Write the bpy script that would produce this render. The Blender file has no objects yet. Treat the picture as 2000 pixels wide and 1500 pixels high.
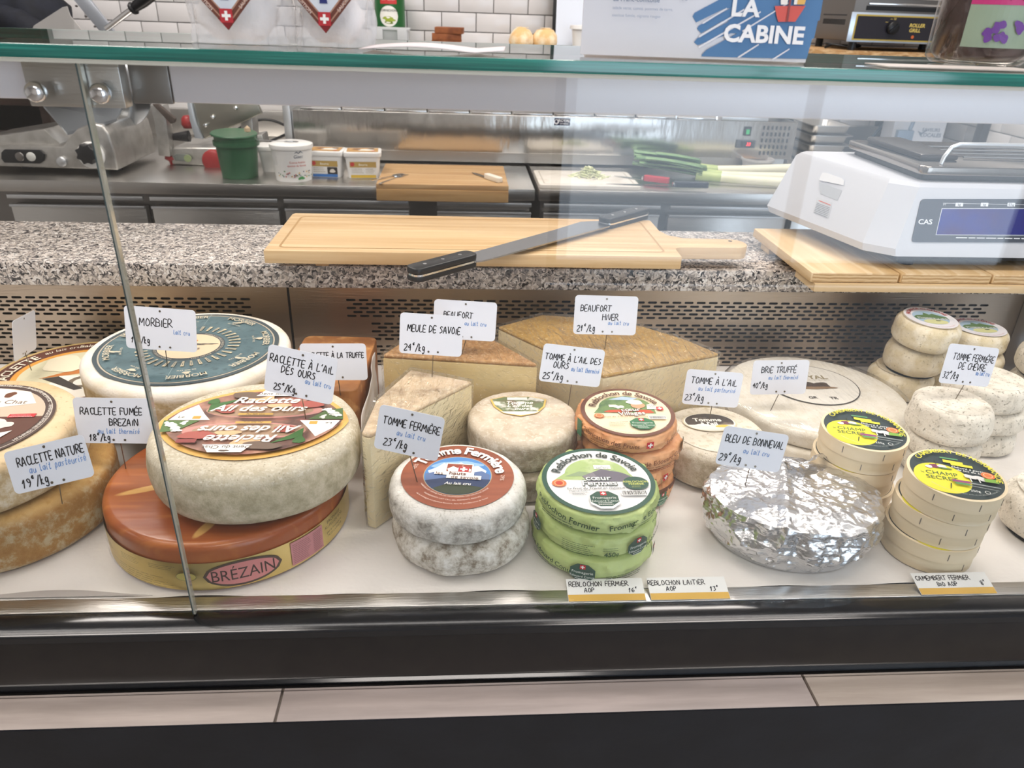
import bpy, bmesh, math, random
from math import sin, cos, pi, radians, sqrt, atan2
from mathutils import Vector, Matrix, Euler, noise
random.seed(7)
SC = bpy.context.scene
COL = SC.collection

# ---------------------------------------------------------------- camera, light, exposure
CAM = Vector((0, 0, .57)); FPX = 1460.
_p, _y, _r = radians(26.85), radians(4.43), radians(-2.05)
_f = Vector((sin(_y)*cos(_p), cos(_y)*cos(_p), -sin(_p)))
_rt = Vector((cos(_y), -sin(_y), 0)); _dn = _f.cross(_rt)
_R = _rt*cos(_r)+_dn*sin(_r); _D = -_rt*sin(_r)+_dn*cos(_r)
cam = bpy.data.objects.new('camera', bpy.data.cameras.new('camera')); COL.objects.link(cam)
cam.matrix_world = Matrix(((_R.x, -_D.x, -_f.x, CAM.x), (_R.y, -_D.y, -_f.y, CAM.y), (_R.z, -_D.z, -_f.z, CAM.z), (0, 0, 0, 1)))
cam.data.sensor_width = 36; cam.data.lens = FPX*36/2000; cam.data.clip_start = .02; cam.data.clip_end = 60
cam.data.dof.use_dof = True; cam.data.dof.focus_distance = .93; cam.data.dof.aperture_fstop = 10.5
SC.camera = cam
SC.view_settings.view_transform = 'Standard'; SC.view_settings.look = 'None'
SC.view_settings.gamma = 1; SC.view_settings.use_curve_mapping = False
SC.view_settings.exposure = 0.09
try:
    SC.cycles.max_bounces = 10; SC.cycles.transparent_max_bounces = 24; SC.cycles.use_denoising = True
except Exception: pass

w = bpy.data.worlds.new('daylight'); SC.world = w; w.use_nodes = True
_n = w.node_tree.nodes; _b = _n['Background']
_tc = _n.new('ShaderNodeTexCoord'); _sx = _n.new('ShaderNodeSeparateXYZ'); _cr = _n.new('ShaderNodeValToRGB')
w.node_tree.links.new(_tc.outputs['Generated'], _sx.inputs[0]); w.node_tree.links.new(_sx.outputs['Z'], _cr.inputs[0])
w.node_tree.links.new(_cr.outputs[0], _b.inputs[0])
_cr.color_ramp.elements[0].color = (.72, .84, 1, 1); _cr.color_ramp.elements[1].color = (.45, .66, 1, 1)
_b.inputs[1].default_value = 2.0

def area(name, loc, rot, sx, sy, power, col):
    l = bpy.data.lights.new(name, 'AREA'); l.shape = 'RECTANGLE'; l.size = sx; l.size_y = sy; l.energy = power; l.color = col
    o = bpy.data.objects.new(name, l); COL.objects.link(o); o.location = loc; o.rotation_euler = rot; return o
area('window_daylight', (1.9, -2.9, .5), (radians(90), 0, 0), 2.6, 2.4, 26, (.78, .89, 1))
for i, (lx, ly, lw) in enumerate([(-1.1, .5, 21), (.9, .5, 21), (-1.1, 2.3, 27), (.9, 2.3, 27), (0, -1.3, 18)]):
    area('ceiling_panel_light', (lx, ly, 1.97), (0, 0, 0), 1.1, .5, lw, (1, .925, .865))

def Zp(u, v, z):
    q = _R*(u-1000)/FPX+_D*(v-750)/FPX+_f; return CAM+q*((z-CAM.z)/q.z)
def Yp(u, v, y):
    q = _R*(u-1000)/FPX+_D*(v-750)/FPX+_f; return CAM+q*(y/q.y)

# ---------------------------------------------------------------- objects
def link(name, data, parent=None, loc=(0, 0, 0), rot=(0, 0, 0)):
    o = bpy.data.objects.new(name, data); COL.objects.link(o); o.location = loc; o.rotation_euler = rot
    if parent is not None: o.parent = parent
    return o
def tag(o, label=None, cat=None, group=None, kind=None):
    if label: o['label'] = label
    if cat: o['category'] = cat
    if group: o['group'] = group
    if kind: o['kind'] = kind
    return o
def thing(name, label, cat, loc=(0, 0, 0), rot=(0, 0, 0), group=None):
    o = link(name, None, None, loc, rot); o.empty_display_size = .02
    return tag(o, label, cat, group)
def dup(root, loc, rot=(0, 0, 0), label=None, group=None, scale=None):
    r = root.copy(); COL.objects.link(r); r.location = loc; r.rotation_euler = rot
    if label: r['label'] = label
    if group: r['group'] = group
    if scale: r.scale = scale
    for ch in KIDS.get(root.name, []):
        c = ch.copy(); COL.objects.link(c); c.parent = r
        for g in KIDS.get(ch.name, []):
            d = g.copy(); COL.objects.link(d); d.parent = c
    return r
KIDS = {}
def kid(o, p): KIDS.setdefault(p.name, []).append(o)

# ---------------------------------------------------------------- materials
def S2L(c):
    return tuple(((x/12.92) if x <= .04045 else ((x+.055)/1.055)**2.4) for x in c)
def H(h):
    return S2L(tuple(int(h[i:i+2], 16)/255 for i in (0, 2, 4)))+(1,)
_M = {}
def M(name, base, rough=.5, metal=0, var=(), bump=(), spec=.5, coat=0, stretch=None, emit=None, alpha=None, trans=0, ior=1.45, sss=0):
    """var: list of (hex colour, noise scale, lo, hi, detail); bump: list of (scale, strength, kind)"""
    if name in _M: return _M[name]
    m = bpy.data.materials.new(name); m.use_nodes = True; nt = m.node_tree; N = nt.nodes; L = nt.links
    b = N['Principled BSDF']; b.inputs['Roughness'].default_value = rough; b.inputs['Metallic'].default_value = metal
    b.inputs['Specular IOR Level'].default_value = spec; b.inputs['Coat Weight'].default_value = coat
    b.inputs['Coat Roughness'].default_value = .12
    b.inputs['Transmission Weight'].default_value = trans; b.inputs['IOR'].default_value = ior
    if sss: b.inputs['Subsurface Weight'].default_value = sss; b.inputs['Subsurface Radius'].default_value = (.01, .006, .003)
    if alpha is not None: b.inputs['Alpha'].default_value = alpha
    col = base if isinstance(base, tuple) else H(base)
    b.inputs['Base Color'].default_value = col
    if emit: b.inputs['Emission Color'].default_value = H(emit[0]); b.inputs['Emission Strength'].default_value = emit[1]
    src = None
    if var or bump:
        tc = N.new('ShaderNodeTexCoord'); mp = N.new('ShaderNodeMapping'); L.new(tc.outputs['Object'], mp.inputs[0])
        if stretch: mp.inputs['Scale'].default_value = stretch
        src = mp.outputs[0]
    cur = None
    for v in var:
        c2, sc, lo, hi = v[:4]; det = v[4] if len(v) > 4 else 4
        nz = N.new('ShaderNodeTexNoise'); nz.inputs['Scale'].default_value = sc; nz.inputs['Detail'].default_value = det
        L.new(src, nz.inputs['Vector'])
        mr = N.new('ShaderNodeMapRange'); mr.inputs['From Min'].default_value = lo; mr.inputs['From Max'].default_value = hi
        L.new(nz.outputs['Fac'], mr.inputs['Value'])
        mx = N.new('ShaderNodeMix'); mx.data_type = 'RGBA'; L.new(mr.outputs[0], mx.inputs[0])
        if cur is None: mx.inputs[6].default_value = col
        else: L.new(cur, mx.inputs[6])
        mx.inputs[7].default_value = H(c2); cur = mx.outputs[2]
    if cur is not None: L.new(cur, b.inputs['Base Color'])
    last = None
    for v in bump:
        sc, st = v[:2]; kind = v[2] if len(v) > 2 else 'n'
        if kind == 'v':
            t = N.new('ShaderNodeTexVoronoi'); t.inputs['Scale'].default_value = sc; o = t.outputs['Distance']
        elif kind == 'w':
            t = N.new('ShaderNodeTexWave'); t.inputs['Scale'].default_value = sc; t.bands_direction = 'DIAGONAL'; t.inputs['Distortion'].default_value = 1; o = t.outputs['Fac']
        else:
            t = N.new('ShaderNodeTexNoise'); t.inputs['Scale'].default_value = sc; t.inputs['Detail'].default_value = 5; o = t.outputs['Fac']
        L.new(src, t.inputs['Vector'])
        bp = N.new('ShaderNodeBump'); bp.inputs['Strength'].default_value = 1; bp.inputs['Distance'].default_value = st
        L.new(o, bp.inputs['Height'])
        if last: L.new(last, bp.inputs['Normal'])
        last = bp.outputs[0]
    if last: L.new(last, b.inputs['Normal'])
    _M[name] = m; return m
def ink(h, rough=.45):
    return M('ink_'+h+('' if rough == .45 else '_gloss'), h, rough)
def glass_mat(name, tint, reflect=1.0, bump=None):
    if name in _M: return _M[name]
    m = bpy.data.materials.new(name); m.use_nodes = True; nt = m.node_tree; N = nt.nodes; L = nt.links
    N.remove(N['Principled BSDF']); out = N['Material Output']
    t = N.new('ShaderNodeBsdfTransparent'); t.inputs[0].default_value = tint+(1,)
    g = N.new('ShaderNodeBsdfGlossy'); g.inputs['Roughness'].default_value = 0 if not bump else .07
    fr = N.new('ShaderNodeFresnel'); fr.inputs[0].default_value = 1.5
    ge = N.new('ShaderNodeNewGeometry'); io = N.new('ShaderNodeMapRange'); io.inputs['To Min'].default_value = 1.5; io.inputs['To Max'].default_value = 1/1.5
    L.new(ge.outputs['Backfacing'], io.inputs[0]); L.new(io.outputs[0], fr.inputs[0])
    mul = N.new('ShaderNodeMath'); mul.operation = 'MULTIPLY'; mul.inputs[1].default_value = reflect
    mx = N.new('ShaderNodeMixShader'); L.new(fr.outputs[0], mul.inputs[0]); L.new(mul.outputs[0], mx.inputs[0])
    L.new(t.outputs[0], mx.inputs[1]); L.new(g.outputs[0], mx.inputs[2]); L.new(mx.outputs[0], out.inputs[0])
    if bump:
        tc = N.new('ShaderNodeTexCoord'); mp = N.new('ShaderNodeMapping'); mp.inputs['Rotation'].default_value = (0, .5, .6)
        mp.inputs['Scale'].default_value = (1, .18, 1); L.new(tc.outputs['Object'], mp.inputs[0])
        nz = N.new('ShaderNodeTexNoise'); nz.inputs['Scale'].default_value = bump[0]; nz.inputs['Detail'].default_value = 4; nz.inputs['Distortion'].default_value = 1.5
        L.new(mp.outputs[0], nz.inputs['Vector']); bp = N.new('ShaderNodeBump'); bp.inputs['Distance'].default_value = bump[1]; bp.inputs['Strength'].default_value = 1
        L.new(nz.outputs['Fac'], bp.inputs['Height']); L.new(bp.outputs[0], g.inputs['Normal']); L.new(bp.outputs[0], fr.inputs['Normal'])
    _M[name] = m; return m

STEEL = M('brushed_steel', 'c9c6c2', .3, 1, bump=[(60, .0004)], stretch=(.6, 8, 8))
STEELD = M('steel_dark', '8b8784', .35, 1)
STEELM = M('satin_aluminium', 'd3d5d8', .42, 1, bump=[(40, .0001)])
CHROME = M('chrome', 'e8e8e8', .12, 1)
ALU = M('cast_aluminium', 'c4c2be', .38, .85, var=[('aeaba6', 30, .4, .7)])
BLACKP = M('black_plastic', '17181b', .35)
WHITEP = M('white_plastic', 'e9e8ea', .35)
CREAMP = M('cream_plastic', 'dfe0e4', .4)
PAPERW = M('white_paper', 'e9e7ea', .7, bump=[(120, .0003)])
CARDW = M('white_card', 'dddfe8', .35)
INKB = M('black_ink', '16161c', .5)
INKBLUE = M('pale_blue_ink', '6d95cf', .5)

# ---------------------------------------------------------------- mesh builder
class MB:
    def __init__(s): s.v = []; s.f = []; s.m = []; s.mats = []; s.cur = 0
    def use(s, mat):
        if mat not in s.mats: s.mats.append(mat)
        s.cur = s.mats.index(mat); return s
    def add(s, vs, fs):
        o = len(s.v); s.v += [tuple(v) for v in vs]; s.f += [tuple(i+o for i in f) for f in fs]; s.m += [s.cur]*len(fs); return o
    def box(s, x0, x1, y0, y1, z0, z1, rot=None, piv=None, bev=0):
        if bev:
            bm = bmesh.new(); bmesh.ops.create_cube(bm, size=1)
            for v in bm.verts: v.co = Vector(((x0+x1)/2+v.co.x*(x1-x0), (y0+y1)/2+v.co.y*(y1-y0), (z0+z1)/2+v.co.z*(z1-z0)))
            bmesh.ops.bevel(bm, geom=list(bm.edges), offset=bev, segments=2, affect='EDGES', profile=.5)
            bm.verts.index_update(); vs = [v.co.copy() for v in bm.verts]; fs = [[q.index for q in f.verts] for f in bm.faces]; bm.free()
        else:
            vs = [Vector((x, y, z)) for z in (z0, z1) for y in (y0, y1) for x in (x0, x1)]
            fs = [(0, 2, 3, 1), (4, 5, 7, 6), (0, 1, 5, 4), (1, 3, 7, 5), (3, 2, 6, 7), (2, 0, 4, 6)]
        if rot:
            R_ = Euler(rot).to_matrix(); c = Vector(piv or ((x0+x1)/2, (y0+y1)/2, (z0+z1)/2)); vs = [c+R_@(v-c) for v in vs]
        s.add(vs, fs); return s
    def lathe(s, prof, seg=48, c=(0, 0, 0), axis='Z', closed=False, fn=None):
        vs = []; fs = []; n = len(prof)
        for i in range(seg):
            a = 2*pi*i/seg
            for r, z in prof:
                p = Vector((r*cos(a), r*sin(a), z))
                if fn: p = fn(p, a)
                if axis == 'X': p = Vector((p.z, p.x, p.y))
                elif axis == 'Y': p = Vector((p.x, p.z, p.y))
                vs.append(p+Vector(c))
        for i in range(seg):
            j = (i+1) % seg
            for k in range(n-1):
                a_, b_, c_, d_ = i*n+k, j*n+k, j*n+k+1, i*n+k+1
                if prof[k][0] < 1e-9: fs.append((a_, c_, d_))
                elif prof[k+1][0] < 1e-9: fs.append((a_, b_, c_))
                else: fs.append((a_, b_, c_, d_))
        s.add(vs, fs); return s
    def cyl(s, r, z0, z1, c=(0, 0, 0), axis='Z', seg=24, r2=None, bev=0):
        r2 = r if r2 is None else r2
        p = [(0, z0), (r-bev, z0), (r, z0+bev), (r2, z1-bev), (r2-bev, z1), (0, z1)] if bev else [(0, z0), (r, z0), (r2, z1), (0, z1)]
        return s.lathe(p, seg, c, axis)
    def prism(s, pts, a0, a1, axis='Z', bev=0):
        n = len(pts)
        def mk(p, h): return {'Z': (p[0], p[1], h), 'Y': (p[0], h, p[1]), 'X': (h, p[0], p[1])}[axis]
        vs = [mk(p, a0) for p in pts]+[mk(p, a1) for p in pts]
        fs = [tuple(range(n))[::-1], tuple(range(n, 2*n))]+[(i, (i+1) % n, n+(i+1) % n, n+i) for i in range(n)]
        if bev:
            bm = bmesh.new(); bv = [bm.verts.new(v) for v in vs]
            for f in fs: bm.faces.new([bv[i] for i in f])
            bmesh.ops.recalc_face_normals(bm, faces=bm.faces[:])
            bmesh.ops.bevel(bm, geom=list(bm.edges), offset=bev, segments=2, affect='EDGES', profile=.5, clamp_overlap=True)
            bm.verts.index_update(); vs = [v.co.copy() for v in bm.verts]; fs = [[q.index for q in f.verts] for f in bm.faces]; bm.free()
        s.add(vs, fs); return s
    def tube(s, path, r, seg=8, closed=False, taper=None):
        P = [Vector(p) for p in path]; n = len(P); vs = []; fs = []; up = None
        for i, p in enumerate(P):
            t = (P[min(i+1, n-1)]-P[max(i-1, 0)]).normalized()
            if up is None: up = t.cross(Vector((0, 0, 1)) if abs(t.z) < .9 else Vector((1, 0, 0))).normalized()
            a = (up-t*up.dot(t)).normalized(); b = t.cross(a); up = a
            rr = r*(taper(i/(n-1)) if taper else 1)
            vs += [p+(a*cos(2*pi*k/seg)+b*sin(2*pi*k/seg))*rr for k in range(seg)]
        for i in range(n-1):
            fs += [(i*seg+k, i*seg+(k+1) % seg, (i+1)*seg+(k+1) % seg, (i+1)*seg+k) for k in range(seg)]
        fs += [tuple(range(seg))[::-1], tuple(range((n-1)*seg, n*seg))]
        s.add(vs, fs); return s
    def grid(s, nu, nv, fn, wrap=False):
        vs = [fn(i/(nu if wrap else nu-1), j/(nv-1)) for i in range(nu) for j in range(nv)]; fs = []
        for i in range(nu if wrap else nu-1):
            for j in range(nv-1):
                a = (i+1) % nu; fs.append((i*nv+j, a*nv+j, a*nv+j+1, i*nv+j+1))
        s.add(vs, fs); return s
    def xf(s, mat, start=0):
        for i in range(start, len(s.v)): s.v[i] = tuple(mat@Vector(s.v[i]))
        return s
    def mapv(s, fn, start=0):
        for i in range(start, len(s.v)): s.v[i] = tuple(fn(Vector(s.v[i])))
        return s
    def mesh(s, name, smooth=None, recalc=True):
        me = bpy.data.meshes.new(name); me.from_pydata(s.v, [], s.f)
        for m in s.mats: me.materials.append(m)
        me.polygons.foreach_set('material_index', s.m)
        if recalc:
            bm = bmesh.new(); bm.from_mesh(me); bmesh.ops.recalc_face_normals(bm, faces=bm.faces[:]); bm.to_mesh(me); bm.free()
        if smooth:
            me.polygons.foreach_set('use_smooth', [True]*len(me.polygons))
            try: me.set_sharp_from_angle(angle=radians(smooth))
            except Exception: pass
        me.update(); return me
    def obj(s, name, parent=None, loc=(0, 0, 0), rot=(0, 0, 0), smooth=40, recalc=True, label=None):
        o = link(name, s.mesh(name, smooth, recalc), parent, loc, rot)
        if parent is not None: kid(o, parent)
        if label: o['label'] = label
        return o
def mb(mat): return MB().use(mat)

# ---------------------------------------------------------------- flat print (lettering, rings, pictures on labels)
_G = {}
def glyphs(ch, bold):
    k = (ch, bold)
    if k in _G: return _G[k]
    def run(body):
        cu = bpy.data.curves.new('t', 'FONT'); cu.body = body; cu.size = 1; cu.offset = bold; cu.resolution_u = 3
        o = bpy.data.objects.new('t', cu); COL.objects.link(o)
        me = o.to_mesh(); vs = [(v.co.x, v.co.y) for v in me.vertices]; fs = [tuple(p.vertices) for p in me.polygons]
        o.to_mesh_clear(); bpy.data.objects.remove(o); bpy.data.curves.remove(cu); return vs, fs
    v1, _ = run('H'+ch+'H'); v0, _ = run('HH')
    adv = (max(p[0] for p in v1)-max(p[0] for p in v0))
    vs, fs = run(ch) if ch != ' ' else ([], [])
    _G[k] = (vs, fs, adv); return _G[k]
class Pr(MB):
    """flat print in the XY plane; every layer a hair (0.1 mm) above the last"""
    def __init__(s, z=0, dz=.00012): super().__init__(); s.z = z; s.dz = dz
    def up(s): s.z += s.dz; return s
    def ink(s, h): return s.use(ink(h))
    def disc(s, cx, cy, rx, ry=None, seg=56, a0=0):
        ry = ry or rx; s.up()
        s.add([(cx+rx*cos(2*pi*i/seg), cy+ry*sin(2*pi*i/seg), s.z) for i in range(seg)], [tuple(range(seg))]); return s
    def ring(s, cx, cy, r0, r1, seg=64):
        s.up(); vs = []
        for i in range(seg):
            a = 2*pi*i/seg; vs += [(cx+r0*cos(a), cy+r0*sin(a), s.z), (cx+r1*cos(a), cy+r1*sin(a), s.z)]
        s.add(vs, [(2*i, 2*i+1, (2*i+3) % (2*seg), (2*i+2) % (2*seg)) for i in range(seg)]); return s
    def poly(s, pts, k=1, ox=0, oy=0):
        s.up(); s.add([(ox+p[0]*k, oy+p[1]*k, s.z) for p in pts], [tuple(range(len(pts)))]); return s
    def rect(s, x0, x1, y0, y1, rot=0):
        cx, cy = (x0+x1)/2, (y0+y1)/2; P = []
        for x, y in ((x0, y0), (x1, y0), (x1, y1), (x0, y1)):
            dx, dy = x-cx, y-cy; P.append((cx+dx*cos(rot)-dy*sin(rot), cy+dx*sin(rot)+dy*cos(rot)))
        return s.poly(P)
    def text(s, t, x, y, size, rot=0, bold=0, shear=0, align='c', sp=1.0, xs=1.0):
        s.up(); gs = [glyphs(c, bold) for c in t]; W = sum(g[2] for g in gs)*size*sp*xs
        px = {'c': -W/2, 'l': 0, 'r': -W}[align]
        for vs, fs, ad in gs:
            P = []
            for a, b in vs:
                X = px+(a+b*shear)*size*xs; Y = (b-.35)*size
                P.append((x+X*cos(rot)-Y*sin(rot), y+X*sin(rot)+Y*cos(rot), s.z))
            if P: s.add(P, fs)
            px += ad*size*sp*xs
        return s
    def arc(s, t, cx, cy, R, mid, size, bold=0, inner=False, sp=1.0, shear=0, ys=1.0):
        """text along a circle; mid = angle in degrees of the middle; inner: reads along the bottom"""
        s.up(); gs = [glyphs(c, bold) for c in t]; W = sum(g[2] for g in gs)*size*sp; px = -W/2
        for vs, fs, ad in gs:
            w2 = ad*size/2; th = radians(mid)+(1 if inner else -1)*(px+w2)/R
            P = []
            for a, b in vs:
                X = (a+b*shear)*size-w2; Y = (b-.35)*size*ys
                if inner: rr = R-Y; tx, ty = -sin(th), cos(th); P.append((cx+rr*cos(th)+X*tx, cy+rr*sin(th)+X*ty, s.z))
                else: rr = R+Y; tx, ty = sin(th), -cos(th); P.append((cx+rr*cos(th)+X*tx, cy+rr*sin(th)+X*ty, s.z))
            if P: s.add(P, fs)
            px += ad*size*sp
        return s
    def lines(s, x0, x1, y, n, dy, th, rnd=.25, rot=0):
        """small print too fine to read: broken hairlines"""
        s.up(); rs = random.Random(int(abs(x0*9e4+y*7e4)))
        for i in range(n):
            yy = y-i*dy; x = x0; xe = x1-(x1-x0)*rnd*rs.random()
            while x < xe:
                w_ = (x1-x0)*rs.uniform(.06, .16); xr = min(x+w_, xe)
                s.add([(x, yy, s.z), (xr, yy, s.z), (xr, yy+th, s.z), (x, yy+th, s.z)], [(0, 1, 2, 3)]); x = xr+(x1-x0)*.02
        return s
    def cross(s, cx, cy, r, bg='c8202a', rot=0):
        s.ink(bg).rect(cx-r, cx+r, cy-r, cy+r, rot); s.ink('f6f2f0').rect(cx-r*.7, cx+r*.7, cy-r*.22, cy+r*.22, rot)
        s.rect(cx-r*.22, cx+r*.22, cy-r*.7, cy+r*.7, rot); return s
    def bars(s, x0, y0, w_, h_, n=22):
        s.ink('f4f2f0').rect(x0-.001, x0+w_+.001, y0-.001, y0+h_+.0008); s.ink('1a1a1a').up(); rs = random.Random(3); x = x0
        while x < x0+w_:
            b = w_/n*rs.uniform(.3, .9); s.add([(x, y0, s.z), (x+b, y0, s.z), (x+b, y0+h_, s.z), (x, y0+h_, s.z)], [(0, 1, 2, 3)]); x += b+w_/n*rs.uniform(.3, .8)
        return s
    def blob(s, cx, cy, rx, ry, seed=0, n=22, rough=.25):
        rs = random.Random(seed); ph = [rs.uniform(0, 6) for _ in range(4)]
        P = []
        for i in range(n):
            a = 2*pi*i/n; k = 1+rough*(.5*sin(2*a+ph[0])+.35*sin(3*a+ph[1])+.25*sin(5*a+ph[2]))
            P.append((cx+rx*k*cos(a), cy+ry*k*sin(a)))
        return s.poly(P)
    def pobj(s, name, parent, loc=(0, 0, 0), rot=(0, 0, 0), label=None):
        return s.obj(name, parent, loc, rot, smooth=None, recalc=False, label=label)

# ---------------------------------------------------------------- hand-drawn stroke letters (grid 0..9; a,b,c,d below the line)
ST = {
'A': (7, '00 39 60;13 53'), 'B': (6, '00 09 48 57 45 05;45 63 51 00'), 'C': (6, '68 49 17 13 30 61'), 'D': (7, '00 09 48 65 42 00'),
'E': (5, '59 09 00 50;04 44'), 'F': (5, '59 09 00;05 45'), 'G': (7, '68 39 15 20 50 64 34'), 'H': (6, '09 00;69 60;05 65'), 'I': (2, '17 10'),
'J': (5, '49 42 20 02'), 'K': (6, '09 00;59 14 60'), 'L': (5, '09 00 50'), 'M': (8, '00 19 43 79 80'), 'N': (7, '00 09 60 69'),
'O': (7, '39 16 12 30 62 66 39'), 'P': (6, '00 09 49 57 45 04'), 'Q': (7, '39 16 12 30 62 66 39;42 70'), 'R': (6, '00 09 49 57 45 04;24 70'),
'S': (6, '58 39 17 35 53 41 10'), 'T': (7, '09 79;39 30'), 'U': (7, '09 03 20 40 63 69'), 'V': (6, '09 30 69'), 'W': (8, '09 20 46 60 89'),
'X': (6, '09 60;00 69'), 'Y': (6, '09 34;69 34 30'), 'Z': (6, '09 69 00 60'), "'": (2, '19 07'), '/': (4, '0a 49'), '-': (4, '04 34'), ' ': (4, ''),
'0': (5, '28 06 02 20 42 46 28'), '1': (4, '05 28 10'), '2': (5, '07 28 47 45 00 50'), '3': (5, '08 38 47 25 43 31 00'), '4': (5, '38 04 44;36 30'),
'5': (5, '48 18 05 34 42 20 00'), '6': (5, '38 05 02 20 42 34 03'), '8': (5, '24 06 28 46 24 02 20 42 24'), '9': (5, '45 24 07 28 46 43 20'),
'e': (4, '03 33 35 16 04 02 10 31'), 'a': (5, '45 26 04 02 10 32 46 40'), 'u': (5, '05 02 10 30 45 40'), 'l': (3, '09 02 10 21'), 'i': (2, '05 01 10;17 18'),
't': (4, '29 11 20 31;06 36'), 'c': (4, '35 16 03 02 10 30'), 'r': (4, '05 00;03 25 35'), 'h': (4, '09 00;03 25 34 30'), 'm': (7, '05 00;04 25 30;34 55 60'),
's': (4, '35 15 04 22 11 00'), 'p': (4, '05 0c;05 26 34 20 01'), 'k': (4, '09 00;25 02 30'), 'g': (4, '35 16 03 11 33;35 3b 1c 0b'), 'é': (4, '03 33 35 16 04 02 10 31;28 39'),
'€': (4, '38 29 06 24 35;05 26')}
def strokes(t):
    """returns list of polylines and the run's width, in grid units (cap height 9)"""
    out = []; x = 0
    for ch in t:
        acc = None
        if ch in 'ÀÈÉ': acc = ch; ch = {'À': 'A', 'È': 'E', 'É': 'E'}[ch]
        small = ch == '€'
        if ch not in ST: continue
        wd, d = ST[ch]
        for pl in d.split(';'):
            if not pl: continue
            P = []
            for q in pl.split():
                X = int(q[0]); Y = {'a': -1, 'b': -2, 'c': -3}.get(q[1], None); Y = int(q[1]) if Y is None else Y
                if small: X *= .75; Y = 5+Y*.55
                P.append((x+X+random.uniform(-.25, .25), Y+random.uniform(-.3, .3)))
            out.append(P)
        if acc: out.append([(x+2, 12), (x+3.6, 10.6)] if acc != 'É' else [(x+2, 10.6), (x+3.6, 12)])
        x += wd*(.8 if small else 1)+1.9
    return out, x-1.9
def smooth_pl(P):
    if len(P) < 3: return P
    out = []
    for i in range(len(P)-1):
        p0, p1, p2, p3 = P[max(i-1, 0)], P[i], P[i+1], P[min(i+2, len(P)-1)]
        for k in range(4):
            t = k/4
            out.append(tuple(.5*((2*p1[j])+(-p0[j]+p2[j])*t+(2*p0[j]-5*p1[j]+4*p2[j]-p3[j])*t*t+(-p0[j]+3*p1[j]-3*p2[j]+p3[j])*t**3)*1. for j in (0, 1)))
    out.append(P[-1]); return out
def hand(pr, t, x, y, size, wid, align='l', rot=0, shear=.08, xs=1.0):
    """handwriting; x, y baseline start, size = cap height"""
    pl, W = strokes(t); k = size/9; ox = {'l': 0, 'c': -W*k*xs/2, 'r': -W*k*xs}[align]; pr.up()
    for P in pl:
        P = smooth_pl(P); Q = []
        for a, b in P:
            X = ox+(a+b*shear)*k*xs; Y = b*k; Q.append(Vector((x+X*cos(rot)-Y*sin(rot), y+X*sin(rot)+Y*cos(rot), 0)))
        vs = []
        for i, q in enumerate(Q):
            d = (Q[min(i+1, len(Q)-1)]-Q[max(i-1, 0)]); d = d.normalized() if d.length > 1e-9 else Vector((1, 0, 0)); n_ = Vector((-d.y, d.x, 0))*wid/2
            e = d*wid*.3*(-1 if i == 0 else (1 if i == len(Q)-1 else 0))
            vs += [(q.x+n_.x+e.x, q.y+n_.y+e.y, pr.z), (q.x-n_.x+e.x, q.y-n_.y+e.y, pr.z)]
        pr.add(vs, [(2*i, 2*i+1, 2*i+3, 2*i+2) for i in range(len(Q)-1)])
# ================================================================ the room
FLOORM = M('floor_tile', '8f8a86', .35, var=[('a39c95', 6, .3, .7)])
PLASTER = M('white_wall_paint', 'dcdad8', .8)
BROWNW = M('dark_brown_panel', '3a2519', .5, var=[('2a1a12', 5, .3, .7)], stretch=(1, 1, .2))
def struct(name, m, parent=None, kind='structure'):
    o = m.obj(name, parent, smooth=None)
    if parent is None and kind: o['kind'] = kind
    return o
struct('floor', mb(FLOORM).box(-3.5, 4, -3, 3.5, -.95, -.9))
struct('ceiling', mb(PLASTER).box(-3.5, 4, -3, 3.5, 2.0, 2.05))
GROUT = M('grout', '8d8a88', .8)
TILEM = M('white_glazed_tile', 'd9d7d8', .16, var=[('cfccca', 3, .3, .7)])
wb = mb(PLASTER).box(-3.5, 4, 3.37, 3.5, -.9, 2.0); wb.use(GROUT).box(-1.62, 2.12, 3.352, 3.37, -.1, 1.0)
WALLB = struct('wall_back', wb)
wr = mb(PLASTER).box(2.13, 2.25, 1.3, 3.37, -.9, 2.0); wr.use(GROUT).box(2.114, 2.13, 1.35, 3.352, -.1, 1.0)
WALLR = struct('wall_right', wr)
struct('wall_left', mb(PLASTER).box(-3.6, -3.5, -3, 3.5, -.9, 2.0))
struct('wall_far_right', mb(PLASTER).box(4, 4.1, -3, 3.5, -.9, 2.0))
f = mb(PLASTER).box(-3.5, .5, -3.12, -3, -.9, 2.0); f.box(3.4, 4, -3.12, -3, -.9, 2.0); f.box(.5, 3.4, -3.12, -3, 1.75, 2.0)
struct('wall_front', f)
fr = mb(M('dark_window_frame', '2b2d31', .4))
for x in (.5, 1.92, 3.34): fr.box(x, x+.06, -3.11, -3.03, -.9, 1.75)
fr.box(.56, 3.34, -3.11, -3.03, 1.69, 1.75); fr.box(.56, 3.34, -3.11, -3.03, -.9, -.78)
struct('window_1', fr)
d = mb(BROWNW).box(-2.3, -1.62, 3.3, 3.37, -.9, 1.2)
struct('door_1', d)
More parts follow.
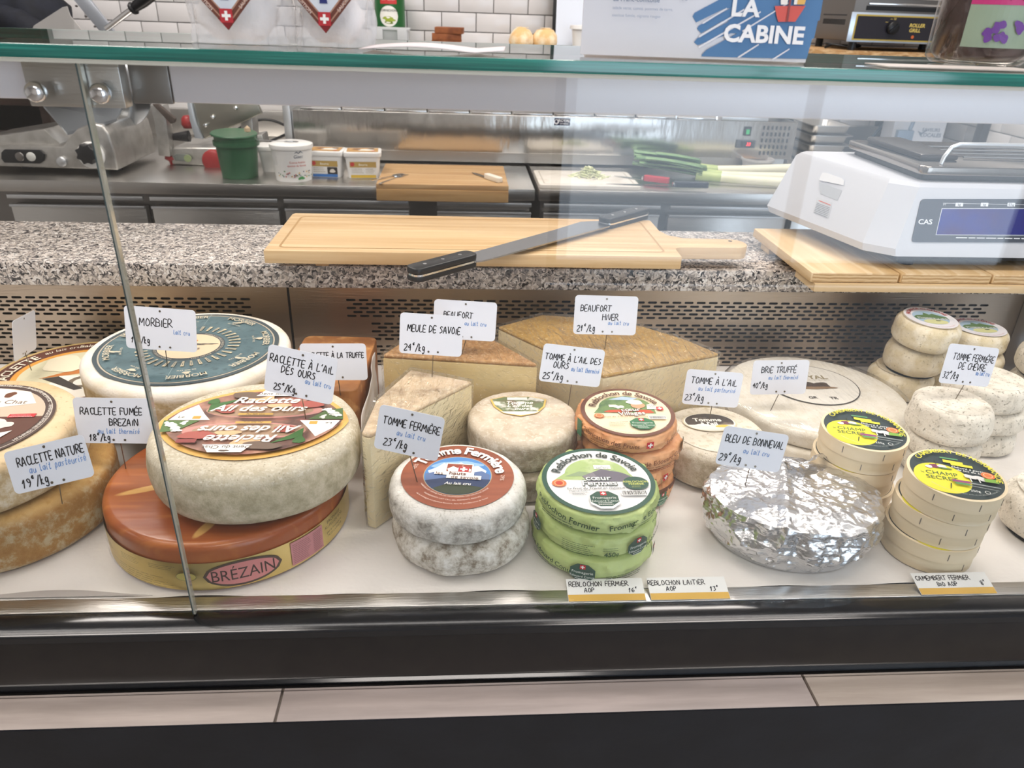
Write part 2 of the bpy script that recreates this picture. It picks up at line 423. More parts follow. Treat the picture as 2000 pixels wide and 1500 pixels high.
# single glazed tiles
def tile_mesh(w_, h_):
    return mb(TILEM).box(-w_/2, w_/2, -.004, .004, -h_/2, h_/2, bev=.0012).mesh('tile', 30)
TW, TH = .1385, .0705; tm = tile_mesh(TW-.0035, TH-.0035)
for r in range(11):
    z = .045+TH*(r+.5); off = (r % 2)*TW/2
    for c in range(28):
        x = -1.60+TW*(c+.5)-off
        if x < -1.55 or x > 2.05: continue
        link('tile', tm, WALLB, (x, 3.349, z))
for r in range(7):
    z = .045+TH*(r+.5); off = (r % 2)*TW/2
    for c in range(9):
        link('tile', tm, WALLR, (2.111, 3.28-TW*c-off, z), (0, 0, pi/2))

# ================================================================ the refrigerated display case
CASE = thing('display_case', 'refrigerated glass-fronted counter with black front and slotted steel back holding the cheeses', 'display case', (.1, .9, -.9))
def cp(m, name, **k):
    m.xf(Matrix.Translation((-.1, -.9, .9))); return m.obj(name, CASE, **k)
X0, X1 = -1.25, 1.2
cp(mb(STEEL).box(X0, X1, .604, 1.2, -.03, -.0055), 'deck')
cp(mb(STEEL).box(X0, X1, .6036, .6235, -.012, 0, bev=.0005), 'front_rail')
BLKG = M('gloss_black_trim', '101115', .16, coat=.5)
cp(mb(BLKG).prism([(.6035, -.0015), (.6, -.001), (.5765, -.0022), (.5735, -.0045), (.5735, -.012), (.60, -.012)], X0, X1, 'X'), 'upper_trim')
BLKM = M('dark_grey_panel', '26221f', .42, var=[('201c1b', 40, .3, .7)], spec=.4)
cp(mb(BLKM).prism([(.60, -.0122), (.5735, -.0122), (.573, -.067), (.5745, -.0715), (.579, -.0745), (.60, -.0745)], X0, X1, 'X'), 'front_bumper', smooth=60)
cp(mb(CHROME).box(X0, X1, .571, .58, -.0835, -.0805), 'chrome_strip')
cp(mb(BLKG).box(X0, X1, .58, .62, -.12, -.0748), 'shadow_gap')
WOODG = [M('greige_wood_tile_'+str(i), c, .45, var=[(c2, 9, .35, .65, 6)], stretch=(.6, 6, 1), bump=[(30, .0002)]) for i, (c, c2) in enumerate([('b5a79b', '9d8f84'), ('b8aba3', 'a0948d'), ('b2a5a0', '9b908b'), ('b4a89e', '9d9187')])]
cp(mb(M('cream_joint', 'aaa096', .8)).box(X0, X1, .536, .58, -.125, -.0915), 'ledge_core')
for i, (a, b_) in enumerate([(X0, -.792), (-.789, -.189), (-.186, .3790), (.382, X1)]):
    cp(mb(WOODG[i]).box(a, b_, .5335, .58, -.0913, -.0850, bev=.0006), 'ledge_tile')
cp(mb(M('black_base_panel', '14151a', .3, var=[('1c1e24', 14, .4, .8)], bump=[(25, .0004)])).box(X0, X1, .5315, .546, -.75, -.0917).box(X0, X1, .5315, .5333, -.0917, -.0855), 'base_panel')
cp(mb(BLKM).box(X0, X1, .6, 1.6, -.85, -.13), 'case_body')

# slotted back panels: real slots through a 1.2 mm sheet
PERF = M('slotted_steel', 'b3a596', .34, 1, bump=[(50, .0003)], stretch=(.5, 8, 8))
def slot_panel(x0, x1, z0, z1, fields):
    m = mb(PERF); PX, PZ, SW, SH = .0215, .00712, .0160, .0041; Y0 = 1.2
    def q(a, b, c, d):
        if b-a > 1e-5 and d-c > 1e-5: m.add([(a, Y0, c), (b, Y0, c), (b, Y0, d), (a, Y0, d)], [(0, 1, 2, 3)])
    arc = []
    for k in range(4): arc.append(radians(90-90*k/3))
    zc = z1
    for (ztop, rows, xa, xb) in fields:
        q(x0, x1, ztop, zc)
        for r in range(rows):
            za = ztop-PZ*(r+1); xs = xa+(r % 2)*PX/2; n = int((xb-xs)/PX)
            q(x0, xs, za, za+PZ); q(xs+n*PX, x1, za, za+PZ)
            for i in range(n):
                cx, cz = xs+PX*(i+.5), za+PZ/2; rr = SH/2; L_ = SW/2-rr
                inner = []
                for k in range(4): a = pi/2-k*pi/6; inner.append((cx+L_+rr*cos(a), cz+rr*sin(a)))
                inner += [(x, 2*cz-z) for x, z in inner[::-1]]
                inner += [(2*cx-x, z) for x, z in inner[::-1]]   # 16 points, clockwise from top right
                O = [(cx, za+PZ), (cx+PX/2, za+PZ), (cx+PX/2, cz), (cx+PX/2, za), (cx, za), (cx-PX/2, za), (cx-PX/2, cz), (cx-PX/2, za+PZ)]
                vs = [(x, Y0, z) for x, z in O]+[(x, Y0, z) for x, z in inner]+[(x, Y0+.0012, z) for x, z in inner]
                fs = [(0, 1, 2, 11, 10, 9, 8), (2, 3, 4, 15, 14, 13, 12, 11), (4, 5, 6, 19, 18, 17, 16, 15), (6, 7, 0, 8, 23, 22, 21, 20, 19)]
                fs += [(8+k, 8+(k+1) % 16, 24+(k+1) % 16, 24+k) for k in range(16)]
                m.add(vs, fs)
        zc = ztop-PZ*rows
    q(x0, x1, z0, zc); return m
F1, F2, F3 = .1225, .0800, .0375
cp(slot_panel(X0, -.2885, -.003, .1436, [(F1, 5, -1.1, -.345), (F2, 5, -1.1, -.36), (F3, 5, -1.1, -.36)]), 'slotted_panel', smooth=None)
cp(slot_panel(-.2845, 1.14, -.003, .1436, [(F1, 5, -.195, .95), (F2, 5, -.155, .93), (F3, 5, -.175, .93)]), 'slotted_panel', smooth=None)
cp(mb(M('inner_dark','1a1817',.6)).box(X0, X1, 1.206, 1.212, -.003, .1436).box(-.2885, -.2845, 1.203, 1.206, -.003, .1436), 'inner_back')
so = mb(WHITEP).box(.925, .99, 1.192, 1.1995, .040, .066, bev=.002); so.use(M('socket_grey', 'b9bcc2', .4)).box(.935, .955, 1.19, 1.192, .046, .060).box(.962, .982, 1.19, 1.192, .046, .060)
cp(so, 'socket_plate')
cp(mb(STEELM).box(1.005, 1.03, 1.15, 1.199, -.003, .1436), 'corner_post')

# glass: front panes, top shelf
PANE = glass_mat('clear_pane', (.984, .990, .985), 1.0)
EDGE = M('green_glass_edge', '1f7468', .08, var=[('2f9384', 9, .45, .7), ('114f4a', 5, .5, .75)], stretch=(1, 1, 60), coat=1)
JNT = M('polished_joint', '5a6a6c', .1, .6)
for xa, xb in ((X0, -.2745), (-.2715, X1)):
    cp(mb(PANE).box(xa, xb, .597, .603, .0005, .5245), 'front_pane', smooth=None)
cp(mb(JNT).box(-.2744, -.2736, .5965, .6035, .0006, .524).use(M('joint_highlight', 'b9b4a4', .15, .3)).box(-.2735, -.2716, .5972, .6028, .0006, .524), 'pane_joint')  # dark joint line; the pale strip beside it is a highlight painted as colour
cp(mb(PANE).box(X0, X1, .5775, .80, .5275, .5365), 'top_shelf', smooth=None)
cp(mb(EDGE).box(X0, X1, .5755, .5774, .5275, .5365, bev=.0006), 'shelf_edge')
cp(mb(EDGE).box(X0, X1, .8002, .802, .5275, .5365, bev=.0006), 'shelf_rear_edge')
cp(mb(M('edge_seal', 'cfcabb', .4)).box(X0, X1, .577, .62, .5248, .5272), 'shelf_seal')
cp(mb(M('rail_aluminium', 'e6e0e4', .45, .2)).box(-.218, X1, .62, .645, .4955, .5245, bev=.0015).box(X0, -.3162, .62, .645, .4955, .5245, bev=.0015), 'light_rail')
cp(mb(STEELD).box(-.2475, -.2185, .619, .6245, .4945, .5243, bev=.0008), 'rail_end_plate')
cp(mb(STEEL).box(-.316, -.248, .6045, .6185, .4925, .5243, bev=.0008), 'clamp_plate')
for bx in (-.3055, -.2605):
    cp(MB().use(CHROME).lathe([(0, 0), (.0072, 0), (.0072, .003), (.0062, .0055), (.0035, .0068), (0, .0072)], 28).xf(Matrix.Translation((bx, .597, .5035))@Matrix.Rotation(radians(90), 4, 'X')), 'clamp_bolt', smooth=50)
area('case_led_strip', (.1, .70, .488), (radians(-8), 0, 0), 2.2, .03, 2.4, (1, .945, .915))

# white paper liner with a curled front corner
PAPERL = M('liner_paper', 'e4dfda', .75, bump=[(35, .001), (200, .0002)])
m = mb(PAPERL)
def lf(u, v):
    x = -1.15+2.25*u; y = .6245+.573*v
    z = -.0018+.0010*(.5+.5*noise.noise(Vector((x*6, y*6, 1))))
    return Vector((x, y+(.0018*sin(x*40)+.001*sin(x*17) if v < .01 else 0), z))
m.grid(180, 50, lf); m.f = [q[::-1] for q in m.f]
tag(m.obj('liner_paper', smooth=60, recalc=False), 'large sheet of white paper lining the deck under all the cheeses', 'paper')
m = mb(M('grey_paper_edge', 'a69f9a', .6))
pts = [(-.60, .6265)]+[(-.60+.2*k/16, .6265+.0105*sin(pi*k/16)**1.5) for k in range(17)]+[(-.40, .6265)]
m.prism(pts[1:], .0003, .0007, 'Z'); m.mapv(lambda v: v+Vector((.075, 0, 0)))
tag(m.obj('paper_curl', smooth=None), 'curled grey paper edge on the front rail at the far left', 'paper')

# granite worktop behind the case
def granite():
    m_ = bpy.data.materials.new('speckled_granite'); m_.use_nodes = True; nt = m_.node_tree; N = nt.nodes; L = nt.links; b = N['Principled BSDF']
    tc = N.new('ShaderNodeTexCoord'); nz = N.new('ShaderNodeTexNoise'); nz.inputs['Scale'].default_value = 90; L.new(tc.outputs['Object'], nz.inputs['Vector'])
    ad = N.new('ShaderNodeMixRGB'); ad.blend_type = 'ADD'; ad.inputs[0].default_value = .022; L.new(tc.outputs['Object'], ad.inputs[1]); L.new(nz.outputs['Color'], ad.inputs[2])
    vo = N.new('ShaderNodeTexVoronoi'); vo.inputs['Scale'].default_value = 260; L.new(ad.outputs[0], vo.inputs['Vector'])
    sp = N.new('ShaderNodeSeparateColor'); L.new(vo.outputs['Color'], sp.inputs[0])
    cr = N.new('ShaderNodeValToRGB'); cr.color_ramp.interpolation = 'CONSTANT'; e = cr.color_ramp.elements
    e[0].position = 0; e[0].color = H('2b2a2c'); e[1].position = .13; e[1].color = H('5f5b5b')
    for p_, c_ in ((.26, '8f8883'), (.42, 'bdb2a8'), (.6, 'd6cdc5'), (.8, 'a39a95'), (.9, 'e2ddd8')):
        q = e.new(p_); q.color = H(c_)
    L.new(sp.outputs[0], cr.inputs[0]); L.new(cr.outputs[0], b.inputs['Base Color']); b.inputs['Roughness'].default_value = .28; return m_
GR = granite()
g = thing('granite_worktop', 'speckled grey granite worktop along the back of the display case', 'worktop', (0, 1.3, .182))
mb(GR).box(X0, 1.25, -.112, .135, -.038, 0, bev=.002).obj('slab', g)

# bamboo carving board on feet
BAM = M('bamboo', 'd9b98c', .4, var=[('c9a473', 4, .35, .65, 6), ('e3c79c', 9, .5, .75, 3)], stretch=(.35, 9, 9), bump=[(60, .0001)])
BAMS = M('bamboo_end', 'c9a578', .5, var=[('b48c5c', 6, .35, .65, 5)], stretch=(.5, 10, 10))
g = thing('carving_board', 'long bamboo carving board with a side handle and juice groove, raised on two feet', 'cutting board', (0, 1.25, .182))
pts = [(-.3035, -.108), (.353, -.114), (.353, -.075)]
for k in range(7): a = radians(180-90*k/6); pts.append((.368+.015*cos(a), -.075+.015*sin(a)+.0))
pts += [(.455, -.058)]
for k in range(9): a = radians(-90+180*k/8); pts.append((.462+.024*cos(a), -.033+.026*sin(a)))
pts += [(.385, -.005), (.362, .012), (.353, .04), (.353, .112), (-.3, .124), (-.3035, .115)]
mm = mb(BAM).prism(pts, .018, .039, 'Z', bev=.0015); mm.obj('board', g, smooth=30)
for x in (-.235, .215): mb(BAMS).box(x, x+.021, -.062, .1, 0, .018, bev=.001).obj('foot', g)
gm = mb(M('groove_shadow', 'b08b5a', .5))
def rrect(x0, x1, y0, y1, r, n=5):
    P = []
    for cx, cy, a0 in ((x1-r, y1-r, 0), (x0+r, y1-r, 90), (x0+r, y0+r, 180), (x1-r, y0+r, 270)):
        for k in range(n+1): a = radians(a0+90*k/n); P.append((cx+r*cos(a), cy+r*sin(a)))
    return P
def frame(m_, P, Q, z):
    n = len(P); m_.add([(a, b, z) for a, b in P]+[(a, b, z) for a, b in Q], [(i, (i+1) % n, n+(i+1) % n, n+i) for i in range(n)])
frame(gm, rrect(-.285, .332, -.092, .1, .01), rrect(-.2815, .3285, -.0885, .0965, .008), .03915)
gm.obj('groove', g, smooth=None, recalc=False)
hm = mb(M('hole_dark', '3a3026', .6)); hm.cyl(.0035, .0388, .0392, (.462, -.02, 0), seg=16); hm.obj('hang_hole', g)

# two-handled cheese knife resting on the board
BLADE = M('blade_steel', 'a9abb0', .22, 1, bump=[(30, .0002)], stretch=(1, 12, 1))
A = Vector((-.030, 1.045, .2300)); B = Vector((.343, 1.385, .2300)); L_ = (B-A).length; yaw = atan2(B.y-A.y, B.x-A.x)
g = thing('cheese_knife', 'long double-handled cheese knife with black riveted handles lying across the bamboo board', 'knife', A, (0, 0, yaw))
mb(BLADE).add([(.07, -.018, .0), (.07, .020, .0012), (L_-.07, .020, .0012), (L_-.07, -.018, .0), (.07, -.018, .0012), (.07, .02, .0026), (L_-.07, .02, .0026), (L_-.07, -.018, .0012)], [(0, 1, 2, 3), (4, 7, 6, 5), (0, 4, 5, 1), (1, 5, 6, 2), (2, 6, 7, 3), (3, 7, 4, 0)]) if False else None
m = mb(BLADE); m.prism([(.055, -.016), (.07, -.021), (L_-.130, -.021), (L_-.115, -.012), (L_-.115, .012), (L_-.150, .030), (L_*.55, .024), (.065, .018)], -.002, .0004, 'Z'); m.obj('blade', g)
def khandle(x0, x1):
    for z0, z1 in ((-.010, -.0018), (.0012, .010)):
        P = rrect(x0, x1, -.0155, .0135, .011, 5); mb(BLACKP).prism(P, z0, z1, 'Z', bev=.003).obj('handle_scale', g, smooth=50)
    mb(CHROME).prism(rrect(x0+.0005, x1-.0005, -.0160, .014, .0115, 5), -.0017, .0011, 'Z').obj('tang', g)
    for k in (.22, .5, .78): mb(CHROME).cyl(.0028, .0098, .0106, (x0+(x1-x0)*k, -.001, 0), seg=14).obj('rivet', g)
khandle(-.055, .065); khandle(L_-.125, L_+.004)
# ================================================================ cheeses
def wheel(mat, R, h, e=.012, amp=.0012, freq=18, seed=0, bulge=.0, seg=110, egg=(1, 1), topamp=.3, fine=(.0004, 90), taper=1.0, dome=0):
    """a round cheese: flat top and bottom, rounded edges, irregular rind"""
    P = [(0, 0), (R*.5, 0), (R*.8, 0)]
    for k in range(7): a = -pi/2+pi/2*k/6; P.append((R-e+e*cos(a), e+e*sin(a)))
    n = 9
    for k in range(1, n):
        t = k/n; P.append((R+bulge*sin(pi*t), e+(h-2*e)*t))
    for k in range(7): a = pi/2*k/6; P.append((R-e+e*cos(a), h-e+e*sin(a)))
    P += [(R*x, h) for x in (.84, .72, .58, .42, .24)]+[(0, h)]
    m = mb(mat); o3 = Vector((seed*7.3, seed*3.1, seed*1.7))
    def fn(p, a):
        r = sqrt(p.x*p.x+p.y*p.y); t = p.z/h; top = t > .985 and r < R*.86
        sc = 1+(taper-1)*t
        p = Vector((p.x*sc*egg[0], p.y*sc*egg[1], p.z))
        if p.z < 1e-5: return p
        d = noise.noise(p*freq+o3)*amp+noise.noise(p*fine[1]+o3)*fine[0]
        if top: p.z += d*topamp+dome*(1-(r/R)**2)
        else:
            nr = Vector((p.x, p.y, 0)).normalized() if r > 1e-6 else Vector((0, 0, 1)); wt = min(1, max(0, (t-.9)*10))
            p += nr*d*(1-wt*.6)+Vector((0, 0, d*wt*topamp)); p.z += dome*(1-(min(r, R)/R)**2)*wt
        return p
    m.lathe(P, seg, fn=fn); return m
def rind(name, base, var, bump, rough=.75, **k): return M(name, base, rough, var=var, bump=bump, **k)
def rind2(name, top, side, z0, z1, var, bump, rough=.75, stretch=None):
    """side colour below z0 blending to the top colour above z1 (object space): two rinds of one cheese"""
    if name in _M: return _M[name]
    m = M(name, top, rough, var=var, bump=bump, stretch=stretch); nt = m.node_tree; N = nt.nodes; L = nt.links; b = N['Principled BSDF']
    tc = N.new('ShaderNodeTexCoord'); sx = N.new('ShaderNodeSeparateXYZ'); L.new(tc.outputs['Object'], sx.inputs[0])
    nz = N.new('ShaderNodeTexNoise'); nz.inputs['Scale'].default_value = 40; L.new(tc.outputs['Object'], nz.inputs['Vector'])
    ma = N.new('ShaderNodeMath'); ma.operation = 'MULTIPLY_ADD'; ma.inputs[1].default_value = .008; L.new(nz.outputs['Fac'], ma.inputs[0]); L.new(sx.outputs['Z'], ma.inputs[2])
    mr = N.new('ShaderNodeMapRange'); mr.inputs['From Min'].default_value = z0+.004; mr.inputs['From Max'].default_value = z1+.004; L.new(ma.outputs[0], mr.inputs['Value'])
    src = b.inputs['Base Color'].links[0].from_socket
    n2 = N.new('ShaderNodeTexNoise'); n2.inputs['Scale'].default_value = 55; n2.inputs['Detail'].default_value = 9; n2.inputs['Roughness'].default_value = .72; L.new(tc.outputs['Object'], n2.inputs['Vector'])
    cr = N.new('ShaderNodeValToRGB'); e = cr.color_ramp.elements; e[0].position = .38; e[1].position = .62
    e[0].color = H(side[0]); e[1].color = H(side[1])
    if len(side) > 2: q = e.new(.5); q.color = H(side[2])
    L.new(n2.outputs['Fac'], cr.inputs[0])
    mx = N.new('ShaderNodeMix'); mx.data_type = 'RGBA'; L.new(mr.outputs[0], mx.inputs[0]); L.new(cr.outputs[0], mx.inputs[6]); L.new(src, mx.inputs[7])
    L.new(mx.outputs[2], b.inputs['Base Color']); return m

# --- yellow raclette wheel, front left
R1 = rind('ochre_rind', 'd9a85c', [('e3b873', 12, .35, .65, 5), ('c9924a', 45, .55, .8, 5)], [(30, .0006), (260, .0003)], .5)
R1S = rind2('ochre_cloth_rind', 'dfb068', ('b5813f', 'dcc7a0', 'c39253'), .058, .066, [('e5bd7c', 12, .35, .65, 6), ('cf9a50', 150, .5, .8, 5)], [(120, .0006), (420, .0008, 'w')], .5)
g = thing('raclette_wheel', 'yellow-ochre raclette wheel with a cloth-marked side, lying on the paper at the far left', 'cheese', (-.547, .775, 0))
wheel(R1S, .127, .066, .014, .002, 14, 1, dome=.004).obj('rind', g)

# --- upper-left wheel with dark ringed label
R2 = rind('beige_bloomy_rind', 'd8bd93', [('cda878', 12, .38, .6, 8), ('b9a283', 60, .5, .7, 8), ('e8dbc2', 160, .5, .7, 4)], [(30, .0008), (200, .0003)], .7)
R2S = rind2('beige_side_rind', 'dcc5a0', ('a08c6c', 'd2c6b0', 'b8a17a'), .048, .056, [('cfae80', 14, .45, .7, 6), ('ab9674', 220, .6, .75, 5)], [(90, .0008), (400, .0004)], .7)
g = thing('raclette_wheel', 'beige raclette wheel with a brown-ringed pig label, stacked on the yellow wheel at far left', 'cheese', (-.560, .765, .0702))
wheel(R2S, .119, .060, .013, .002, 16, 2, dome=.001).obj('rind', g)
p = Pr(.0622, .0001); p.ink('4b3832').disc(0, 0, .094); p.ink('cfc4b6').ring(0, 0, .0895, .0905); p.ink('c9b6a0').disc(0, 0, .083)
p.ink('5a3326').poly([(.083*cos(radians(a)), .083*sin(radians(a))) for a in range(-62, 14, 4)]+[(-.02, .01), (-.03, -.07)])
p.ink('e9e2da').poly([(.0, .028), (.06, .045), (.04, .074), (.0, .083), (-.02, .08)]); p.ink('6a3b20').blob(.02, .066, .006, .007, 2); p.ink('7a6454').text('Dent du Chat', .012, .048, .013)
p.ink('eddcd2').blob(.028, -.004, .026, .013, 5); p.ink('e7d3ca').blob(.050, -.006, .009, .008, 7); p.ink('f0e3dd').rect(.010, .014, -.024, -.008).rect(.040, .044, -.022, -.008)
p.ink('c22f35').rect(.045, .074, .010, .018, .06).ink('f4ede8').lines(.047, .072, .0145, 2, .0035, .0007)
p.ink('ece7df').poly([(-.01, -.055), (.066, -.02), (.055, -.052), (.03, -.076), (-.01, -.082)]); p.ink('8b837c').lines(.0, .05, -.035, 9, .0045, .0006)
p.ink('efe7dc').text('FERMIER', -.03, -.02, .018, .1, bold=.02)
p.arc('AU LAIT PASTEURISE  -  RACLETTE DE SAVOIE  -  AFFINAGE 8 SEMAINES MINIMUM', 0, 0, .0885, 40, .0058)
p.pobj('label', g)

# --- large illustrated wheel behind, far left
g = thing('raclette_wheel', 'wide pale wheel with a brown and yellow illustrated label, partly under the blue-labelled wheel', 'cheese', (-.567, 1.032, 0))
wheel(rind('olive_pale_rind', 'b9ab84', [('a2936a', 20, .4, .7, 5)], [(30, .0006)], .6), .127, .062, .012, .0015, 16, 3).obj('rind', g)
p = Pr(.0632, .0001); p.ink('c2a66d').disc(0, 0, .118); p.ink('5e3122').ring(0, 0, .086, .112); p.ink('d9973a').ring(0, 0, .078, .0865); p.ink('cfc8a8').disc(0, 0, .078)
p.ink('e8e2d6').poly([(-.03, -.10), (.10, -.055), (.10, .0), (-.02, -.01)]); p.ink('b9702e').poly([(-.045, -.02), (.09, .03), (.085, .045), (-.01, .01)]); p.ink('6f6250').ring(.02, -.028, .012, .02, 24)
p.ink('2f2822').poly([(-.04, -.02), (-.02, -.012), (.03, -.05), (.02, -.055)]); p.ink('8d4c26').blob(.06, .04, .03, .018, 3); p.ink('d6cfae').blob(.02, .05, .035, .02, 4); p.ink('e7dcc0').blob(-.03, .03, .03, .03, 9)
p.ink('efe4cf').arc('RACLETTE', 0, 0, .097, 175, .021, bold=.02).arc('au lait cru', 0, 0, .1, 125, .013, shear=.2).arc('Saint-Suisse', 0, 0, .1, 92, .014, bold=.02)
p.pobj('label', g)

# --- blue-labelled wheel
R4 = rind2('ivory_brown_rind', 'ece4d8', ('a88f66', 'd0c2a6', 'bca77f'), .047, .053, [('e0d3bd', 30, .45, .7, 5)], [(50, .0008), (300, .0006)], .75)
g = thing('morbier_wheel', 'ivory-edged cheese wheel with a big slate-blue round label and a cream centre, back left', 'cheese', (-.380, .985, .0632))
wheel(R4, .138, .064, .010, .0025, 14, 4).obj('rind', g)
SL = M('slate_blue_label', '4a646b', .5, var=[('587278', 18, .35, .65, 5), ('3f555c', 90, .55, .7, 3)], bump=[(28, .0016)])
p = Pr(.0655, .0001); p.ink('3c4a50').up(); p.add([((.1215+.0015*noise.noise(Vector((cos(a)*3, sin(a)*3, 0))))*cos(a), (.1215+.0015*noise.noise(Vector((cos(a)*3, sin(a)*3, 0))))*sin(a), p.z) for a in [2*pi*i/90 for i in range(90)]], [tuple(range(90))])
p.ink('b9ae9b').ring(0, 0, .1135, .1155); p.use(SL).disc(0, 0, .1125, seg=80)
p.ink('38444a').disc(0, 0, .048); p.ink('c9bda8').arc('FABRIQUE DANS LE MASSIF DU JURA  -  AU LAIT CRU  -  ', 0, 0, .0445, 0, .0048).arc('FABRIQUE DANS LE MASSIF DU JURA  -  AU LAIT CRU  -  ', 0, 0, .0445, 180, .0048)
p.ink('e3c9a8').disc(0, 0, .0415); p.ink('d98a4a').disc(.004, .018, .003); p.ink('53504a')
p.blob(-.02, .004, .012, .0018, 3, rough=.6).blob(.006, .006, .013, .0024, 5, rough=.6).blob(.026, .007, .009, .002, 8, rough=.6).blob(-.008, -.001, .010, .0014, 9, rough=.7); p.text('82', -.005, .028, .006).text('SALINE', .006, -.012, .008, .2)
for i in range(36):
    a = 2*pi*i/36; p.ink('d6c6a4') if i % 2 == 0 else p.ink('b9ad93')
    p.add([(.053*cos(a-.02), .053*sin(a-.02), p.z), (.053*cos(a+.03), .053*sin(a+.03), p.z), (.069*cos(a+.035), .069*sin(a+.035), p.z), (.069*cos(a-.03), .069*sin(a-.03), p.z)], [(0, 1, 2, 3)])
    p.ink('3f6068').up(); p.z -= p.dz
    p.add([(.057*cos(a-.002), .057*sin(a-.002), p.z+.00012), (.057*cos(a+.012), .057*sin(a+.012), p.z+.00012), (.066*cos(a+.012), .066*sin(a+.012), p.z+.00012), (.066*cos(a), .066*sin(a), p.z+.00012)], [(0, 1, 2, 3)])
p.up(); p.up()
for i in range(8):
    a = 2*pi*(i+.35)/8; cx, cy = .099*cos(a), .099*sin(a)
    p.ink('d3c7ad').arc('MORBIER', 0, 0, .1045, math.degrees(a), .0125, bold=.01); p.arc('au lait cru', 0, 0, .0875, math.degrees(a), .006)
    p.blob(.0945*cos(a), .0945*sin(a), .006, .003, i, rough=.5)
p.ink('9fb0ae')
for a in (.25, 1.55, 3.0, 4.75): p.add([(.05*cos(a), .05*sin(a), p.z), (.1125*cos(a+.02), .1125*sin(a+.02), p.z), (.1125*cos(a+.027), .1125*sin(a+.027), p.z)], [(0, 1, 2)])
p.pobj('label', g)

# --- smoked brown wheel with gold band
def smoked():
    m = M('smoked_rind', 'a95f2c', .3, var=[('94491f', 9, .35, .6, 6), ('bb7137', 20, .55, .75, 5)], bump=[(14, .0006)], stretch=(.5, 4, 1), coat=.2)
    nt = m.node_tree; N = nt.nodes; L = nt.links; b = N['Principled BSDF']; tc = N.new('ShaderNodeTexCoord'); src = b.inputs['Base Color'].links[0].from_socket
    for loc, ang, sx, sy in (((-.078, -.030), 22, .040, .0065), ((.005, -.104), 68, .022, .0065), ((-.09, .075), 60, .03, .006)):
        sb = N.new('ShaderNodeVectorMath'); sb.operation = 'SUBTRACT'; sb.inputs[1].default_value = (loc[0], loc[1], .06); L.new(tc.outputs['Object'], sb.inputs[0])
        ro = N.new('ShaderNodeVectorRotate'); ro.rotation_type = 'Z_AXIS'; ro.inputs['Angle'].default_value = -radians(ang); L.new(sb.outputs[0], ro.inputs[0])
        sc = N.new('ShaderNodeVectorMath'); sc.operation = 'MULTIPLY'; sc.inputs[1].default_value = (1/sx, 1/sy, 60); L.new(ro.outputs[0], sc.inputs[0])
        ln = N.new('ShaderNodeVectorMath'); ln.operation = 'LENGTH'; L.new(sc.outputs[0], ln.inputs[0])
        mr = N.new('ShaderNodeMapRange'); mr.inputs['From Min'].default_value = 1.0; mr.inputs['From Max'].default_value = .75; L.new(ln.outputs['Value'], mr.inputs['Value'])
        mx = N.new('ShaderNodeMix'); mx.data_type = 'RGBA'; L.new(mr.outputs[0], mx.inputs[0]); L.new(src, mx.inputs[6]); mx.inputs[7].default_value = H('dcab62'); src = mx.outputs[2]
    L.new(src, b.inputs['Base Color']); return m
g = thing('smoked_raclette_wheel', 'large reddish-brown smoked wheel with a gold paper band around its side, front left', 'cheese', (-.277, .768, 0))
wheel(smoked(), .1365, .0605, .009, .0006, 10, 5, dome=0).obj('rind', g, smooth=60)
GOLD = M('gold_band', 'cdb268', .30, .8, var=[('e0ca86', 12, .35, .65, 4)], bump=[(60, .0005)])
BR = .1382
def bend(pr_, R_):
    """wrap print drawn in (arc length, height) around a cylinder; x = 0 faces the front (-y)"""
    def fn(v): a = v.x/R_-pi/2; r = R_+v.z; return Vector((r*cos(a), r*sin(a), v.y))
    return pr_.mapv(fn)
m = mb(GOLD); m.grid(100, 6, lambda u, t: Vector(((BR+.0003*noise.noise(Vector((u*60, t*3, 0))))*cos(2*pi*u), (BR)*sin(2*pi*u), .003+.036*t)), wrap=True)
m.obj('gold_band', g, smooth=60)
def subdiv(P, n=10):
    out = []
    for i in range(len(P)):
        a, b = P[i], P[(i+1) % len(P)]; out += [(a[0]+(b[0]-a[0])*k/n, a[1]+(b[1]-a[1])*k/n) for k in range(n)]
    return out
def strip(pr_, x0, x1, y0, y1, n=16):
    pr_.up(); vs = []
    for i in range(n+1): x = x0+(x1-x0)*i/n; vs += [(x, y0, pr_.z), (x, y1, pr_.z)]
    pr_.add(vs, [(2*i, 2*i+2, 2*i+3, 2*i+1) for i in range(n)]); return pr_
def bdisc(pr_, cx, cy, rx, ry, n=20):
    """ellipse as vertical strips, so that it bends"""
    pr_.up(); vs = []
    for i in range(n+1): t = -1+2*i/n; hh = ry*sqrt(max(0, 1-t*t)); vs += [(cx+rx*t, cy-hh, pr_.z), (cx+rx*t, cy+hh, pr_.z)]
    pr_.add(vs, [(2*i, 2*i+2, 2*i+3, 2*i+1) for i in range(n)]); return pr_
p = Pr(.0004, .00018); X = .047
bdisc(p.ink('4a3a30'), X, .021, .041, .0165); bdisc(p.ink('c97f7c'), X, .021, .0375, .0138); p.ink('3f2a26').text('BRÉZAIN', X, .021, .0205, xs=.82)
strip(p.ink('bb7d80'), X+.052, X+.096, .006, .037); p.ink('6e4148').lines(X+.054, X+.078, .033, 11, .0024, .0005).lines(X+.081, X+.094, .033, 11, .0024, .0005)
p.ink('4c4526').text('FROMAGE', X+.118, .034, .006).text('AU FEU DE BOIS', X+.118, .028, .0052).text('par la Fromagerie', X+.118, .021, .0044).text('74230 LA BALME', X+.118, .016, .0042)
p.ink('6d6334').lines(-.135, -.02, .019, 5, .0031, .00045); p.lines(-.13, -.105, .035, 4, .0022, .0005).lines(-.09, -.062, .036, 4, .0022, .0005).lines(-.05, -.02, .036, 3, .0022, .0005)
